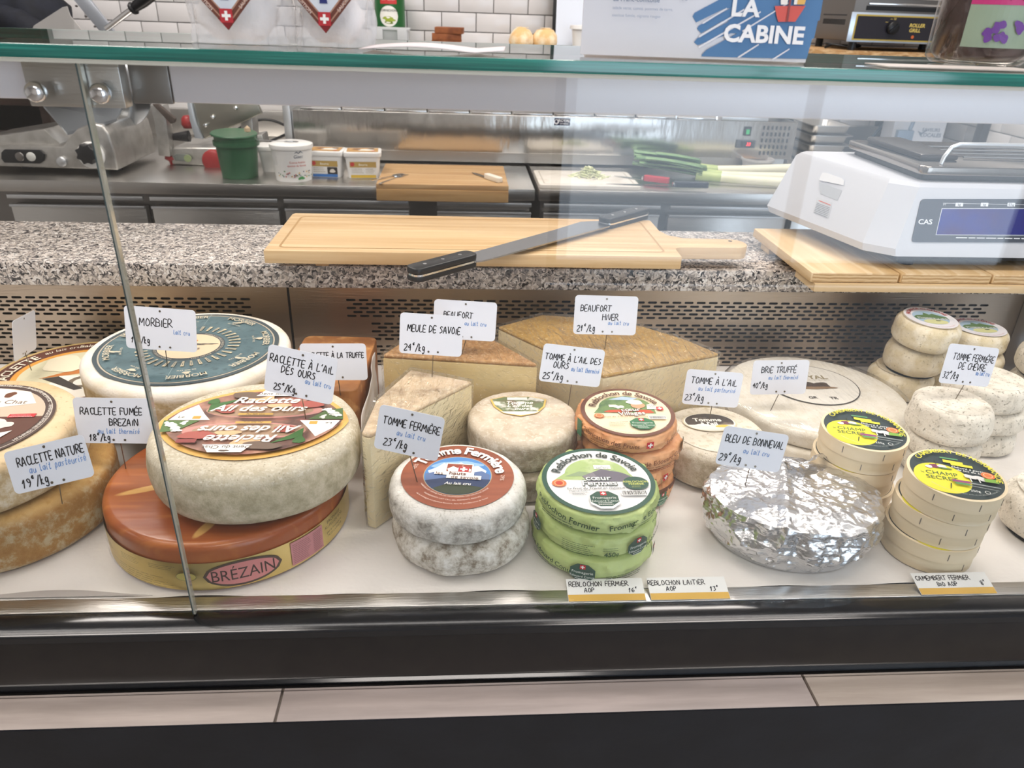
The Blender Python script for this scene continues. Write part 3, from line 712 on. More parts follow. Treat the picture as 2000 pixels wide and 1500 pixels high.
bdisc(p, -.010, .024, .011, .0058); bdisc(p.ink('b7a658'), -.010, .024, .0102, .0051)
bend(p, BR).obj('band_print', g, smooth=None, recalc=False)

# --- wild-garlic raclette wheel on top of it
R6 = rind2('grey_green_rind', 'cfc5b0', ('a3997d', 'cdc1a9', 'b9ad92'), .048, .056, [('bfb39a', 60, .4, .65, 6), ('ddd5c4', 260, .5, .7, 4), ('9d937c', 420, .6, .72, 3)], [(90, .0008), (500, .0006)], .7)
g = thing('garlic_raclette_wheel', 'thick grey-green raclette wheel with a yellow-edged lens-shaped label, stacked on the smoked brown wheel', 'cheese', (-.237, .766, .0614), (radians(-1.5), 0, 0))
g.location.z = .0640
wheel(R6, .118, .066, .017, .0012, 14, 6, bulge=.002).obj('rind', g)
p = Pr(.0672, .0001)
def lens(k, x0=.107, y0=.083, e=2.6): return [(x0*k*abs(cos(a))**(2/e)*(1 if cos(a) > 0 else -1), y0*k*abs(sin(a))**(2/e)*(1 if sin(a) > 0 else -1)) for a in [2*pi*i/64 for i in range(64)]]
def lensring(a): return (.107*cos(a)*(1-.06*abs(sin(2*a))), .086*sin(a)*(1-.02*abs(sin(2*a))))
OUT = [lensring(2*pi*i/72) for i in range(72)]
p.ink('dfae5c').poly(OUT)
PIC = M('food_picture', '5d4038', .4, var=[('b98a76', 22, .42, .6, 3), ('8a4b45', 40, .55, .7, 3), ('d3a98c', 14, .58, .7, 2)])
for sg in (1, -1):
    q = [(x*.945, y*.925) for x, y in OUT if y*sg > .004]
    q = sorted(q, key=lambda t: t[0]*sg); q = [(q[0][0], .0028*sg)]+q+[(q[-1][0], .0028*sg)]
    p.use(PIC).poly(q)
    def T(x, y): return (x*sg, y*sg)
    rot = 0 if sg == 1 else pi
    p.ink('c98f86').disc(*T(.005, .028), .068, .020); p.ink('a98b72').disc(*T(.0, .027), .062, .016)
    p.ink('7c8f5c').poly([T(-.084, .004), T(-.092, .012), T(-.078, .030), T(-.062, .004)]) if False else None
    p.ink('eee9e1').poly([T(-.098, .0035), T(-.092, .022), T(-.076, .042), T(-.062, .018), T(-.052, .0035)])
    p.ink('c79b3f').rect(*sorted((T(-.073, 0)[0], T(-.064, 0)[0])), *sorted((T(0, .006)[1], T(0, .013)[1]))); p.ink('5c5751').text('Le', *T(-.086, .011), .008, rot)
    p.ink('3f6b35').poly([T(-.062, .042), T(-.050, .048), T(-.028, .058), T(-.048, .038), T(-.060, .022)]).blob(*T(-.060, .050), .006, .008, 3)
    p.ink('55723d').poly([T(.06, .004), T(.100, .004), T(.096, .032), T(.078, .028)])
    for k in range(9): p.ink('f3f2ec').blob(*T(.076+.018*((k*37) % 10)/10, .010+.020*((k*53) % 10)/10), .0042, .0036, k, rough=.7)
    p.ink('a9574c').blob(*T(.052, .040), .018, .010, 3).blob(*T(-.040, .026), .012, .008, 5); p.ink('d9b489').blob(*T(-.005, .058), .018, .010, 6).blob(*T(.020, .036), .013, .006, 8)
    p.ink('6f5b4d').blob(*T(-.022, .064), .020, .009, 9); p.ink('f2eee7').poly([T(-.013, .062), T(.040, .062), T(.030, .0785), T(-.005, .0785)])
    p.ink('8d3f3b').rect(*sorted((T(.049, 0)[0], T(.070, 0)[0])), *sorted((T(0, .050)[1], T(0, .058)[1])))
    p.ink('54423a').text('Dent du Chat', *T(.013, .068), .0092, rot).blob(*T(.014, .0755), .005, .0018, 4)
    p.ink('f6f1e8').text('Raclette', *T(.002, .050), .022, rot, bold=.022, shear=.35, xs=1.06).text('Ail des ours', *T(-.002, .029), .022, rot, bold=.022, shear=.35, xs=1.02)
    p.ink('c9a24f').rect(*sorted((T(-.022, 0)[0], T(.018, 0)[0])), *sorted((T(0, .011)[1], T(0, .0155)[1]))); p.ink('5b4330').text('Au lait cru', *T(-.002, .0132), .005, rot)
p.pobj('label', g)

# --- truffle raclette block and its folded wrapping paper
g = thing('truffle_raclette_block', 'orange-brown square raclette block half hidden behind the grey-green wheel', 'cheese', (-.185, 1.0, 0), (0, 0, radians(-3)))
m = mb(rind('orange_rind', 'b57a45', [('9a6238', 30, .35, .65, 5), ('cf9a62', 50, .55, .7, 4)], [(50, .0006)], .45)); m.prism(rrect(-.062, .05, -.09, .095, .012), 0, .098, 'Z', bev=.006); m.obj('rind', g, smooth=50)
WRAP = M('waxed_paper', 'd6cfca', .45, var=[('c4bcb8', 9, .4, .7)], bump=[(60, .0006)])
g = thing('wrapping_paper', 'sheet of white waxed paper folded upright beside the orange-brown block', 'paper', (-.132, .952, 0))
m = mb(WRAP)
def wf(u, t):
    y = -.13+.21*u; z = .0015+(.098-.045*max(0, .45-u)*2)*t; x = .006+.012*(1-t)**2*(1-u)+.003*sin(u*9+t*3)*t+.002*noise.noise(Vector((u*6, t*6, 2)))
    return Vector((x, y, z))
m.grid(40, 18, wf);  o = m.obj('sheet', g, smooth=60)
s_ = o.modifiers.new('thick', 'SOLIDIFY'); s_.thickness = .0006

# --- wedges under plastic film
FILM = glass_mat('cling_film', (.99, .99, .985), 1.7, bump=(110, .0045))
def wedge(name, label, pts, h, topm, facem, loc, film=True, off=.0035):
    g_ = thing(name, label, 'cheese', loc)
    m_ = mb(facem); n = len(pts); sub = []
    for i in range(n):
        a, b = Vector(pts[i]), Vector(pts[(i+1) % n]); k = max(1, int((b-a).length/.02)); sub += [a+(b-a)*j/k for j in range(k)]
    P = [tuple(v) for v in sub]; m_.prism(P, 0, h-.006, 'Z', bev=.0008); m_.obj('paste', g_, smooth=40)
    mt = mb(topm); mt.prism(P, h-.0058, h, 'Z', bev=.0025); mt.obj('rind', g_, smooth=50)
    if film:
        c = sum((Vector((x, y)) for x, y in P), Vector((0, 0)))/len(P); mf = mb(FILM)
        Q = [(Vector(q)-c)*(1+off/(Vector(q)-c).length)+c for q in P]; nn = len(Q); rows = 12
        def ff(u, t):
            i = int(round(u*nn)) % nn; q = Q[i]; zz = .001+(h+.001)*t
            d = .0018*noise.noise(Vector((q.x*45+t*4, q.y*45, t*5)))
            v = (q-c).normalized()*d
            return Vector((q.x+v.x, q.y+v.y, zz))
        mf.grid(nn, rows, ff, wrap=True)
        def ft(u, t):
            i = int(round(u*nn)) % nn; q = Q[i]; r = c+(q-c)*(1-t)
            return Vector((r.x, r.y, h+.0022+.0012*noise.noise(Vector((r.x*60, r.y*60, 3)))))
        mf.grid(nn, 9, ft, wrap=True); mf.obj('plastic_film', g_, smooth=80)
    return g_
PASTE = rind('pale_paste', 'dfc288', [('e8d3a0', 6, .35, .65, 3)], [(30, .0002)], .45)
PASTE2 = rind('ivory_paste', 'e8d9b4', [('e2cc9a', 5, .4, .7, 3)], [(30, .0002)], .45)
TOPB = rind('brown_mottled_rind', 'bd8f5c', [('a5784a', 60, .4, .65, 9), ('cfac80', 220, .5, .7, 5), ('946c48', 15, .6, .8, 8)], [(160, .0006)], .5)
TOPG = rind('golden_mottled_rind', 'bb9550', [('a58044', 50, .4, .65, 9), ('c9ac74', 240, .5, .7, 5), ('85541f', 12, .60, .74, 9)], [(160, .0006)], .5)
TOPP = rind('rosy_rind', 'd6bd9c', [('b99f80', 40, .45, .65, 9), ('e0cfb2', 200, .5, .7, 5)], [(160, .0006)], .55)
def loc_pts(P, c): return [(x-c[0], y-c[1]) for x, y in P]
c = (0, .95); wedge('beaufort_wedge', 'broad film-wrapped cheese wedge with a brown rind, standing behind the narrow pale wedge', loc_pts([(-.108, .957), (.106, .928), (.040, 1.025), (.012, 1.045), (-.03, 1.052), (-.07, 1.03)], c), .130, TOPB, PASTE, (c[0], c[1], 0))
c = (.2, 1.0); wedge('winter_beaufort_wedge', 'very large film-wrapped cheese wedge with a mottled golden-brown top, back centre', loc_pts([(.192, .893), (.374, .965), (.335, 1.02), (.28, 1.07), (.21, 1.10), (.13, 1.112), (.058, 1.062)], c), .130, TOPG, PASTE2, (c[0], c[1], 0))
c = (-.03, .86); wedge('savoie_wedge', 'narrow film-wrapped pale cheese wedge whose pointed end faces the front, left of centre', loc_pts([(-.112, .741), (-.102, .736), (-.046, .804), (.015, .870), (-.066, .906), (-.103, .82)], c), .132, TOPP, PASTE2, (c[0], c[1], 0), off=.003)

# --- grey tommes
TG = rind2('grey_brown_rind', 'd3c4b0', ('998b79', 'cfc6ba', 'ab9e8c'), .036, .044, [('c0ae96', 60, .45, .65, 6), ('e0d6c6', 240, .5, .7, 5)], [(120, .0010), (420, .0008)], .8)
g = thing('garlic_tomme', 'grey-brown tomme with a small yellow-edged shield label, upper one of the pair in the centre', 'cheese', (.082, .848, .0475), group='garlic tommes in the centre')
tw = wheel(TG, .0725, .048, .011, .002, 26, 7, fine=(.0007, 110)); tw.obj('rind', g)
p = Pr(.0492, .0001)
sh = [(-.038, .018), (-.02, .026), (.02, .026), (.038, .018), (.034, -.002), (.022, -.020), (.0, -.028), (-.022, -.020), (-.034, -.002)]
p.ink('dcb862').poly(sh); p.use(M('garlic_picture', '6d7a55', .45, var=[('d8d6cc', 60, .5, .6, 3), ('7a5a50', 40, .5, .7, 3)])).poly([(x*.93, y*.92+.001) for x, y in sh]); p.ink('efe9dc').poly([(-.026, -.0155), (.026, -.0155), (.018, -.021), (.0, -.0255), (-.018, -.021)])
p.ink('f0ebe2').rect(-.015, .012, .016, .0235); p.ink('f7f3ea').text('Tomme', .0, .0085, .0115, bold=.02, shear=.3).text("L'ail des", .0, .0, .0105, bold=.02, shear=.3).text('ours', .002, -.0085, .0105, bold=.02, shear=.3)
p.mapv(lambda v: v+Vector((-.004, .020, 0))); p.pobj('label', g)
g = thing('garlic_tomme', 'bare grey-brown tomme under the shield-labelled tomme in the centre', 'cheese', (.084, .850, 0), group='garlic tommes in the centre')
wheel(TG, .0725, .047, .012, .0022, 26, 8, fine=(.0007, 110)).obj('rind', g)

TF = rind2('white_grey_rind', 'ddd9d2', ('8d877e', 'e3e0da', 'c3beb5'), .030, .040, [('b5afa4', 330, .56, .70, 5), ('f0ede8', 60, .45, .7, 5)], [(130, .0012), (450, .0008)], .85)
TFB = rind2('white_brown_mould', 'ddd8d0', ('837665', 'e4e0d9', 'c5beb2'), .09, .10, [('a39c90', 330, .55, .70, 5)], [(130, .0012), (450, .0008)], .85)
g = thing('farm_tomme', 'round white tomme with a brick-red ringed label and mountain picture, upper of the front pair', 'cheese', (-.003, .722, .0415), group='farm tommes at the front')
wheel(TF, .0795, .0425, .015, .0018, 28, 9, bulge=.001, fine=(.0007, 110)).obj('rind', g)
p = Pr(.0436, .0001)
RED = M('brick_label', '8a4a34', .4, var=[('a05a40', 14, .4, .6, 5)], stretch=(.4, 4, 1))
p.use(RED).disc(0, 0, .0648, seg=80); p.ink('b6a58a').disc(0, 0, .0395)
p.use(M('sky_picture', '4f87c6', .4)).disc(0, 0, .0385); p.ink('93b9de').blob(0, .022, .026, .008, 3, rough=.3)
p.ink('e7ebf1').poly([(-.0345, .010), (-.024, .017), (-.016, .026), (-.006, .020), (.004, .027), (.014, .017), (.024, .019), (.0335, .008), (.030, -.004), (-.030, -.004)])
p.ink('5f76a3').poly([(-.037, .004), (-.024, .008), (-.012, .002), (.0, .010), (.014, .004), (.028, .008), (.037, .0), (.036, -.012), (-.036, -.012)])
p.ink('2f3f63').poly([(.0384*cos(radians(a)), .0384*sin(radians(a))) for a in range(195, 350, 6)]+[(.02, -.008), (.0, -.003), (-.02, -.006)])
p.ink('36402f').poly([(.0383*cos(radians(a)), .0383*sin(radians(a))) for a in range(222, 324, 6)]+[(.01, -.020), (-.012, -.017)])
p.ink('f3efea').rect(-.014, .018, .004, .0235, -.12).ink('93452f').rect(-.0125, .0165, .0055, .022, -.12).ink('f3efea').poly([(-.012, .013), (-.005, .018), (.0, .014), (.006, .019), (.0155, .011), (.015, .006), (-.011, .008)])
p.cross(.007, .011, .0062, 'b23a3a', -.12); p.ink('f3efea').rect(-.027, .019, -.0012, .0062, -.12).rect(-.013, .027, -.0092, -.0015, -.12)
p.ink('6e4535').text('les', -.021, .0035, .0082, -.12).text('hauts', .0, .0022, .0092, -.12, bold=.02).text('de savoie', .008, -.0062, .0085, -.12)
p.ink('f5f3ef').text('Au lait cru', .0, -.0185, .0070, -.1, bold=.015, shear=.2)
p.arc('Tomme Fermière', 0, 0, .0512, 78, .0205, bold=.035, sp=.92)
p.ink('e6d2c6').arc('FABRIQUE ET AFFINE PAR LES FROMAGERIES DES HAUTS DE SAVOIE', 0, 0, .0445, 262, .0030, inner=True).arc('INGREDIENTS: LAIT CRU, SEL, FERMENTS, PRESURE', 0, 0, .0510, 262, .0030, inner=True).arc('de la montagne aux plateaux fermiers, dans les grandes caves de Savoie', 0, 0, .0575, 262, .0030, inner=True).arc('29%', 0, 0, .052, -10, .0065).arc('45%', 0, 0, .052, 162, .0065)
p.pobj('label', g)
g = thing('farm_tomme', 'round white tomme speckled grey and brown, lower of the front pair', 'cheese', (.001, .720, 0), group='farm tommes at the front')
wheel(TFB, .080, .0412, .015, .0025, 26, 10, bulge=.001, fine=(.0008, 110)).obj('rind', g)

# --- paper-wrapped reblochons
def wrapped(mat, R_, h, seed, name='wrapper'):
    P = [(0, .0), (R_*.7, 0), (R_*.88, .0015), (R_*.97, .006), (R_, .013), (R_*1.01, h*.55), (R_*.995, h-.007), (R_*.965, h-.002), (R_*.9, h), (R_*.5, h), (0, h)]
    PP = []
    for i in range(len(P)-1):
        for k in range(3): t = k/3; PP.append((P[i][0]+(P[i+1][0]-P[i][0])*t, P[i][1]+(P[i+1][1]-P[i][1])*t))
    PP.append(P[-1]); rs = random.Random(seed); fo = [(rs.uniform(0, 2*pi), rs.uniform(.10, .3), rs.uniform(-.0022, .0034), rs.uniform(-1.5, 1.5)) for _ in range(18)]
    def fn(p_, a):
        r = sqrt(p_.x**2+p_.y**2); t = p_.z/h; wgt = max(0, min(1, (r/R_-.82)/.12))
        d = 0
        for a0, w_, am, sl in fo:
            da = (a-a0-sl*(t-.5)*.5+pi) % (2*pi)-pi
            if abs(da) < w_: d += am*(1 if da > 0 else .2)*(1-abs(da)/w_)
        d += .0017*noise.noise(Vector((cos(a)*9, sin(a)*9, t*4+seed)))+.0006*noise.noise(Vector((cos(a)*30, sin(a)*30, t*12+seed)))
        return p_+Vector((cos(a), sin(a), 0))*d*wgt+Vector((0, 0, d*.4*wgt*t*(1 if r > R_*.93 else 0)))
    return mb(mat).lathe(PP, 150, fn=fn)
GRN = M('pale_green_wrapper', 'b4c578', .42, var=[('c0d08a', 10, .4, .7)], bump=[(60, .0012), (180, .0005)])
ORG = M('orange_wrapper', 'd99763', .42, var=[('e3ab7c', 12, .4, .7), ('c47f4c', 30, .55, .75)], bump=[(60, .0012), (180, .0005)])
def octo(p_, x, y, r, c1, big=True):
    """small octagonal badge, drawn to be bent round the side"""
    P = [(x+r*cos(radians(22.5+45*k)), y+r*.86*sin(radians(22.5+45*k))) for k in range(8)]
    p_.ink(c1).poly(P); p_.cross(x, y+r*.55, r*.2); p_.ink('dfe5dc').text('Fromagerie', x, y+r*.08, r*.34).text('Edouard Conus', x, y-r*.28, r*.28).lines(x-r*.5, x+r*.5, y-r*.52, 2, r*.16, r*.05)
def sideprint(R_, kind):
    p_ = Pr(.0012, .0002); b_ = Pr(.0016, .0002)
    if kind == 0:
        p_.ink('33502c').text('Reblochon Fermier', -.050, .0205, .0105, -.12, bold=.015); p_.lines(-.082, -.026, .0135, 2, .003, .0009); p_.text('Fromagerie Edouard C', .046, .0215, .0098, .12, bold=.015); p_.lines(.026, .062, .015, 2, .003, .0006)
        p_.text('Reblochon Fermier', .086, .018, .0075, .45)
    elif kind == 1:
        p_.ink('3d5a33').lines(-.050, -.012, .022, 6, .0026, .0006); p_.text('450g', .006, .012, .0085, bold=.02).lines(-.004, .014, .020, 2, .0028, .0006); octo(b_, .038, .016, .0145, '2c4f40'); octo(b_, -.094, .018, .013, '2c4f40')
        p_.ink('33502c').text('Reblochon Fer', .078, .018, .0095, .3, bold=.015)
    elif kind == 2:
        octo(b_, -.022, .016, .0150, '2c4f40'); p_.ink('33502c').text('Savoie Edouard Conus', -.072, .019, .0088, -.12, bold=.015).lines(-.095, -.045, .012, 2, .0026, .0006); p_.lines(.004, .060, .012, 3, .0028, .0007); p_.ink('2b3f33').rect(.076, .084, .010, .028, .2)
        p_.cross(.080, .022, .0022)
    elif kind == 3:
        p_.ink('7a4426').text('Fabrication des Fruits', -.035, .019, .0088, -.06, bold=.01).lines(-.06, -.01, .013, 2, .0026, .0007); p_.cross(.016, .018, .0045); p_.ink('7a4426').text('Fromagerie', .060, .019, .0088, .15); p_.ink('3e7350').rect(-.088, -.076, .006, .028, .1)
    elif kind == 4:
        p_.ink('7a4426').text('Fromagerie Edouard Conus', .022, .019, .0092, .06, bold=.01).lines(-.01, .06, .012, 3, .0026, .0007); octo(b_, .082, .020, .011, '3e7350')
    elif kind == 5:
        p_.ink('7a4426').text('Fruitière', .015, .020, .008, .05); p_.cross(.045, .018, .0045); p_.ink('7a4426').lines(-.04, .03, .011, 2, .0026, .0007)
    else:
        p_.ink('6a3b24'); strip(p_, -.08, .09, .022, .030); octo(b_, .040, .014, .012, '3e7350'); p_.ink('7a4426').lines(-.05, .02, .012, 3, .0026, .0007)
    return bend(p_, R_), bend(b_, R_)
def rebl(name, label, loc, mat, R_, h, seed, kind, group, rz=0, tilt=(0, 0)):
    g_ = thing(name, label, 'cheese', loc, (tilt[0], tilt[1], 0), group)
    wrapped(mat, R_, h, seed).obj('wrapper', g_, smooth=50)
    sp_, bd_ = sideprint(R_*1.020, kind); sp_.obj('side_print', g_, smooth=None, recalc=False)
    if bd_.v: bd_.obj('side_badge', g_, smooth=None, recalc=False)
    return g_
GG = 'green-wrapped reblochons at the front'
h = .0300
rebl('green_reblochon', 'green-wrapped round cheese with print and a dark badge, bottom of the front stack of three', (.156, .702, 0), GRN, .0700, h, 11, 2, GG)
rebl('green_reblochon', 'green-wrapped round cheese marked 450g, middle of the front stack of three', (.158, .704, h+.0006), GRN, .0695, h, 12, 1, GG, tilt=(radians(1), 0))
g = rebl('green_reblochon', 'green-wrapped round cheese with a white and dark-green farmhouse label, top of the front stack', (.157, .703, 2*h+.0022), GRN, .0690, h-.002, 13, 0, GG, tilt=(radians(1), 0))
p = Pr(h-.002+.0012, .0001); CG = '24503f'
p.ink(CG).disc(0, 0, .0645, seg=72); p.ink('ecebea').disc(0, 0, .0590, seg=72)
p.use(M('meadow_picture', 'a9bf7c', .45, var=[('c6d3a3', 30, .45, .6, 3), ('8fa866', 60, .55, .7, 3)])).poly([(.038*cos(radians(a)), .006+.036*sin(radians(a))) for a in range(10, 171, 8)]+[(-.050, .0), (.045, -.004)])
p.ink('8fa27a').poly([(-.038, .006), (-.02, .016), (.0, .011), (.02, .018), (.04, .006)]); p.ink('6b6672').poly([(-.018, .006), (.006, .020), (.030, .012), (.044, -.001), (.030, -.005), (-.012, -.005)]); p.ink('847f86').poly([(-.018, .006), (-.004, .0135), (.0, .0), (-.012, -.002)])
p.ink('f0efe9').rect(-.002, .018, .020, .028); p.ink('55605a').text('au', .008, .0258, .0035).text('Lait Cru', .008, .0222, .0042)
p.ink('4f5a52').text('cœur', .0, .0015, .0135, bold=.05).text('Fermes', .0, -.0085, .0135, bold=.05); p.ink('f7f7f5').text('cœur', -.0004, .0018, .0135, bold=.012).text('Fermes', -.0004, -.0082, .0135, bold=.012); p.ink('6f7d74').text('au', -.017, -.001, .0045)
p.ink('2f3b36').arc('Reblochon de Savoie', 0, 0, .0495, 92, .0150, bold=.022)
p.ink('3b413e').text('Le Fruit du Travail en commun', -.006, -.0185, .0052, 0, shear=.25, bold=.005)
p.ink('e0773f').disc(-.046, -.0085, .0082, .0068); p.ink('f0c9a0').ring(-.046, -.0085, .0048, .0054, 24); p.ink('c9472f').disc(-.046, -.0085, .0038, .0032)
p.ink(CG).disc(.041, -.010, .0145, .0125); p.ink('c9cf6a').text('REBLOCHON', .041, -.0075, .0048, bold=.02).text('FERMIER', .041, -.0122, .0048, bold=.02).lines(.035, .047, -.0165, 2, .002, .0004)
p.ink('5b605d').lines(-.034, -.016, -.027, 3, .0026, .0005).text('Thierry Conus', -.026, -.024, .0042, .1, shear=.4); p.bars(.022, -.033, .026, .0072)
p.ink('eeeeec').poly([(.0165*cos(radians(22.5+45*k)), -.040+.0155*sin(radians(22.5+45*k))) for k in range(8)], 1.06); octo(p, 0, -.040, .0168, CG); p.pobj('label', g)
GO = 'orange-wrapped reblochons in the centre'
for k, (dx, dy, kind, lab) in enumerate([(.002, 0, 6, 'orange-wrapped round cheese with a dark band, bottom of the orange stack'), (-.001, -.001, 5, 'orange-wrapped round cheese with a small white cross, second from the bottom of the orange stack'), (.004, .0, 4, 'orange-wrapped round cheese with brown lettering, just under the top one of the orange stack')]):
    rebl('orange_reblochon', lab, (.217+dx, .826+dy, k*.0278), ORG, .0640, .0272, 20+k, kind, GO)
g = rebl('orange_reblochon', 'orange-wrapped round cheese with a brown-ringed village picture label, top of the orange stack', (.213, .825, 3*.0278+.0012), ORG, .0635, .0265, 24, 3, GO, tilt=(radians(1.5), 0))
p = Pr(.0265+.0012, .0001)
p.ink('6e4230').disc(0, 0, .0600, seg=72); p.ink('efdcb9').disc(0, 0, .0545, seg=72); p.use(M('village_picture', '6f8b52', .45, var=[('4f6d43', 50, .45, .6, 3), ('cbb48c', 40, .58, .7, 3)])).poly([(.036*cos(radians(a)), .006+.034*sin(radians(a))) for a in range(6, 176, 8)]+[(-.044, -.004), (.036, -.006)])
p.ink('a9bdd0').poly([(-.02, .030), (.0, .038), (.02, .034), (.01, .028)]); p.ink('c3502f').blob(-.012, .0, .016, .004, 3).blob(.022, -.001, .012, .004, 5); p.ink('e9e3d6').blob(-.010, .011, .006, .005, 7, rough=.5).rect(-.022, -.014, .010, .016)
p.ink('d99e79').blob(.016, .014, .009, .008, 4, rough=.1); p.ink('f2ece2').blob(.013, .022, .011, .006, 5, rough=.15); p.ink('e8e4da').poly([(.026, .004), (.042, .004), (.036, .018), (.028, .016)]); p.ink('6b5640').text('au Lait', .034, .0145, .0042).text('Cru', .034, .010, .0042)
p.ink('7a2f22').text('cœur', .004, .0028, .0115, .03, bold=.045).text('Villages', .004, -.0068, .0115, .06, bold=.045); p.ink('f6f1e6').text('cœur', .004, .0028, .0115, .03, bold=.015).text('Villages', .004, -.0068, .0115, .06, bold=.015)
p.ink('5d3a28').arc('Reblochon de Savoie', 0, 0, .0455, 95, .0135, bold=.022); p.ink('8f5a3a').text('Fruit du Travail en commun', -.006, -.0155, .0050, 0, shear=.25)
p.ink('e0773f').disc(-.039, -.013, .0062, .0054); p.ink('f0c9a0').ring(-.039, -.013, .0036, .0042, 20); p.cross(.0425, .004, .0042); p.bars(.024, -.022, .020, .0060)
p.ink('6b5640').text('Thierry Conus', -.018, -.030, .0040, .1, shear=.4).lines(-.03, -.008, -.035, 3, .0024, .0005); octo(p, .012, -.034, .0165, '2f7048')
p.ink('c9a98c').arc('PRODUIT AU COEUR DES MONTAGNES DE SAVOIE', 0, 0, .0573, 270, .0038, inner=True); p.pobj('label', g)

# --- garlic tomme by the foil, brie
TA = rind2('cream_tomme_rind', 'e2d8c6', ('ad9c82', 'ddd2bf', 'c9baa0'), .045, .052, [('cabda5', 120, .5, .7, 5), ('9a8d78', 300, .64, .72, 4)], [(120, .0010), (400, .0008)], .8)
g = thing('pale_garlic_tomme', 'single cream-coloured tomme with a small dark round label, behind the foil parcel', 'cheese', (.350, .869, 0))
wheel(TA, .0735, .060, .017, .002, 24, 14).obj('rind', g)
p = Pr(.0615, .0001); p.ink('d6c9ab').disc(-.004, .016, .038, .026); p.ink('e9e3d6').disc(-.004, .016, .036, .0245)
p.use(M('dark_picture', '40352f', .45, var=[('8a7a6a', 40, .5, .65, 3)])).poly([(-.004+.034*cos(radians(a)), .016+.0232*sin(radians(a))) for a in range(-20, 201, 10)]); p.ink('d8b64c').blob(.012, .004, .010, .004, 3).ink('efe9da').blob(-.016, .006, .012, .004, 5)
p.ink('f7f3ea').text('Tomme', -.006, .0215, .0125, bold=.03).text("à l'ail", -.006, .0105, .0120, bold=.03); p.pobj('label', g)
BRI = rind('white_bloomy_rind', 'e6e0d4', [('dbd3c3', 60, .4, .7, 5), ('c6baa4', 320, .62, .75, 3)], [(120, .0009), (420, .0006)], .7)
GB = 'truffled brie discs on the right'
g = thing('brie_disc', 'wide flat white brie, lower of the two stacked discs, creamy paste showing at its edge', 'cheese', (.545, .990, 0), group=GB)
m = wheel(BRI, .1385, .0235, .007, .0015, 14, 15); m.obj('rind', g)
g = thing('brie_disc', 'wide flat white brie with a thin black oval label, upper of the two stacked discs', 'cheese', (.547, .992, .0245), group=GB)
wheel(BRI, .1380, .0265, .008, .0015, 14, 16).obj('rind', g)
p = Pr(.0278, .0001); p.ink('1e1e20').disc(.006, .028, .072, .069); p.ink('e4dfd5').disc(.006, .028, .0705, .0675)
p.ink('9a8d6e').text('BRIE', .006, .072, .014, bold=.01).text('ROYAL', .012, .052, .018, bold=.03); p.lines(-.025, .045, .041, 1, .003, .0008)
p.ink('4b3d34').blob(-.004, .025, .017, .010, 3).blob(.020, .022, .014, .010, 6); p.ink('8d7256').blob(.006, .014, .030, .005, 4); p.ink('3a3634').text('GR', -.012, -.018, .010, bold=.02).text('TR', .020, -.020, .010, bold=.02); p.pobj('label', g)
m = mb(glass_mat('thin_film', (.99, .99, .99), 1.1, bump=(80, .0016))); m.lathe([(.1400, .0150), (.1415, .026), (.1405, .0375), (.134, .0405), (.10, .0410), (.05, .0410), (.0, .0410)], 120, fn=lambda q, a: q+Vector((cos(a), sin(a), 0))*.0012*noise.noise(q*50)+Vector((0, 0, .0010*noise.noise(q*45)+.0006)) if q.z > .03 or True else q)
m.mapv(lambda v: Vector((v.x, v.y, v.z-.0105))); m.obj('plastic_film', g, smooth=80)

# --- foil-wrapped blue cheese
FOIL = M('aluminium_foil', 'dcdcde', .25, 1, bump=[(45, .0016), (130, .0007)])
def foil():
    m_ = mb(FOIL); nu, nv = 260, 120
    def fn(u, t):
        a = 2*pi*u; rx, ry = .1045, .078
        # profile: t 0..1 from bottom centre rim to top centre
        if t < .45: s_ = t/.45; r = .84+.16*sin(min(1, s_*1.5)*pi/2)-.07*max(0, s_-.5); z = .0+.062*s_
        else: s_ = (t-.45)/.55; r = .965*(1-s_)**1.0; z = .062+.009*sin(min(1, s_*3)*pi/2)
        p_ = Vector((rx*r*cos(a), ry*r*sin(a)*(1.0+.10*(sin(a) < 0)), z))
        o = Vector((3.3, 1.1, 7)); q = p_*20+o
        d = .0055*(abs(noise.noise(q))-.2)+.0026*(.5-2.0*abs(noise.noise(p_*44+o)))+.0011*(.5-2.0*abs(noise.noise(p_*105+o)))+.0005*(.5-2*abs(noise.noise(p_*230+o)))
        if t < .45: d = d*1.7+.004*noise.noise(Vector((cos(a)*4, sin(a)*4, z*30)))
        wb_ = min(1, z/.006)
        nr = Vector((cos(a), sin(a), 0)) if t < .45 else Vector((cos(a)*.2, sin(a)*.2, 1))
        if t >= .45: d = d*.7+.004*math.exp(-((p_.x+.012-.25*p_.y)**2)/.00008)*(1 if p_.y < .05 else .4)-.004*math.exp(-((p_.x+.045)**2+(p_.y+.01)**2)/.0012)
        d += .004*math.exp(-((t-.45)/.04)**2)*(.5+noise.noise(Vector((cos(a)*5, sin(a)*5, 2))))
        p_ += nr*d*wb_; p_.z = max(p_.z, .0003 if t > 0 else 0); return p_
    m_.grid(nu, nv, fn, wrap=True)
    m_.add([m_.v[i*nv] for i in range(nu)], [tuple(range(nu))[::-1]])
    return m_
g = thing('blue_cheese', 'big round cheese wrapped in crumpled aluminium foil, front right of centre', 'cheese', (.398, .716, 0), (radians(0), 0, radians(-6)))
foil().obj('foil', g, smooth=28)
m = mb(FOIL); m.grid(30, 10, lambda u, t: Vector((-.0+.055*u, .055-.012*sin(u*5)-.014*t, .077+.010*t*sin(pi*u)+.002*noise.noise(Vector((u*8, t*8, 1)))))); o = m.obj('foil_flap', g, smooth=28)
o.modifiers.new('thick', 'SOLIDIFY').thickness = .0004

